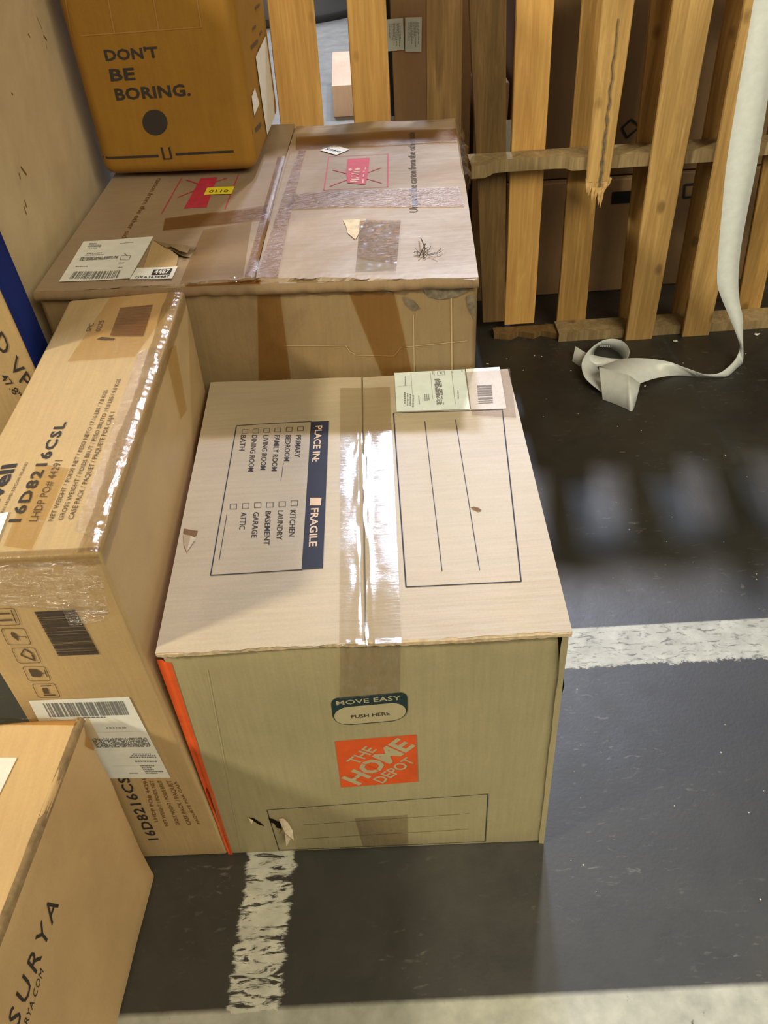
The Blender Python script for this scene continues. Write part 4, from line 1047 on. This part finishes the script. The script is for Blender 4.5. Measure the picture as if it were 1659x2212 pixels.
main += [(at_z(*a, za), at_z(*b, zb)) for a, za, b, zb in (
    ((1598, 752), .040, (1604.5, 781), .004), ((1588, 777), .034, (1592, 795), .004), ((1564, 800), .024, (1574, 811), .002), ((1544, 808), .020, (1556, 815), .002),
    ((1516.5, 807), .022, (1536, 816), .002), ((1477, 793), .034, (1512, 815.5), .002), ((1437, 779.5), .046, (1496, 813), .002), ((1381, 773.5), .054, (1457, 811), .004), ((1337.7, 777), .062, (1417, 817), .012), ((1294, 793), .070, (1383, 828), .030))]
ribbon(main)
# folded part facing the camera
fa = [at_z(1294, 793, .070), at_z(1302, 863, .001)]; fb = [at_z(1350, 808, .0735), at_z(1352, 883, .001)]; fc2 = [at_z(1361, 812, .070), at_z(1365.5, 888, .001)]; fd = [at_z(1383, 828, .031), at_z(1374, 866, .001)]
ribbon([fa, [fa[0].lerp(fb[0], .5), fa[1].lerp(fb[1], .5)+Vector((0, .003, 0))], fb, fc2, fd], sub=4)
outer = [(1300, 848), (1275, 828), (1262, 813), (1256.5, 793), (1259.4, 776), (1269.5, 760), (1287, 744), (1307, 734), (1327, 732), (1344.6, 737), (1356, 748), (1359.6, 761), (1355.5, 776)]
inner = [(1302, 815), (1295.5, 802), (1288, 790), (1284, 778), (1283, 768), (1285, 758), (1292.6, 751), (1307, 750.6), (1321.5, 754), (1334, 760), (1341, 767), (1345.5, 773), (1347, 778)]
ribbon([(at_z(*a, .012+.038*min(1, i/4)), at_z(*b, .003 if i > 2 else .008)) for i, (a, b) in enumerate(zip(outer, inner))], sub=4)
ribbon([(at_z(*a, za), at_z(*b, .001)) for a, za, b in (((1243.5, 748), .030, (1236, 780)), ((1268, 763), .030, (1256, 792)), ((1295, 770), .020, (1292, 792)), ((1320, 774), .012, (1318, 785)), ((1346, 775), .004, (1346, 779)))], sub=4)
rb = mesh_obj('plastic_ribbon', V, Fc, M['strap'], None, True, origin=at_z(1604, 781, 0))
tag(rb, 'long white plastic ribbon hanging from above and curling on the floor', 'ribbon')

# ------------------------------------------------------------------ 11. scraps on the floor
def scrap(x, y, s, label, seed, mat='scrap'):
    r = random.Random(seed); c = at_z(x, y, 0); V = []; n = 7
    for i in range(n):
        a = 2*math.pi*i/n; rr_ = s*r.uniform(.5, 1); V.append(c+Vector((math.cos(a)*rr_, math.sin(a)*rr_*.6, .001+r.uniform(0, s*.5))))
    V.append(c+Vector((0, 0, s*.55))); V.append(c+Vector((0, 0, .0005)))
    Fc = [(i, (i+1) % n, n) for i in range(n)]+[((i+1) % n, i, n+1) for i in range(n)]
    o = mesh_obj('paper_scrap', V, Fc, M[mat], None, False, origin=c); tag(o, label, 'scrap', 'paper scraps on the floor'); return o
scrap(1628, 708, .013, 'crumpled white paper scrap, upper one right of the hanging ribbon', 1)
scrap(1634, 724, .012, 'flat white paper scrap, lower one right of the hanging ribbon', 2)
scrap(1458, 738, .013, 'torn paper scrap at the foot of the pallet, left of the hanging ribbon', 3)
scrap(1054, 787, .007, 'small white scrap on the floor beside the battered carton', 4)
scrap(1393, 835, .0045, 'tiny white crumb beside the fold of the curled ribbon', 5)
V, Fc = [], []
r = random.Random(11)
spots = [(1130, 800), (1095, 775), (1180, 862), (1611, 764), (1085, 812), (1440, 1170), (1385, 930), (1634, 1240), (1497, 1214), (1170, 770), (1640, 1315), (1462, 1274)]
spots += [(r.uniform(1060, 1659), r.uniform(760, 1340)) for _ in range(26)] + [(r.uniform(1200, 1659), r.uniform(1450, 2100)) for _ in range(14)]
for x, y in spots:
    c = at_z(x, y, 0); s = r.uniform(.0008, .0026); n = len(V)
    V += [c+Vector((s, 0, .0003)), c+Vector((0, s, .0003)), c+Vector((-s, 0, .0003)), c+Vector((0, -s, .0003)), c+Vector((0, 0, s))]
    Fc += [(n+i, n+(i+1) % 4, n+4) for i in range(4)]
tag(mesh_obj('floor_crumbs', V, Fc, M['scrap'], None), 'tiny pale crumbs strewn over the dark concrete floor', 'crumbs', kind='stuff')

for o in bpy.data.objects:
    if '_w' in o: del o['_w']
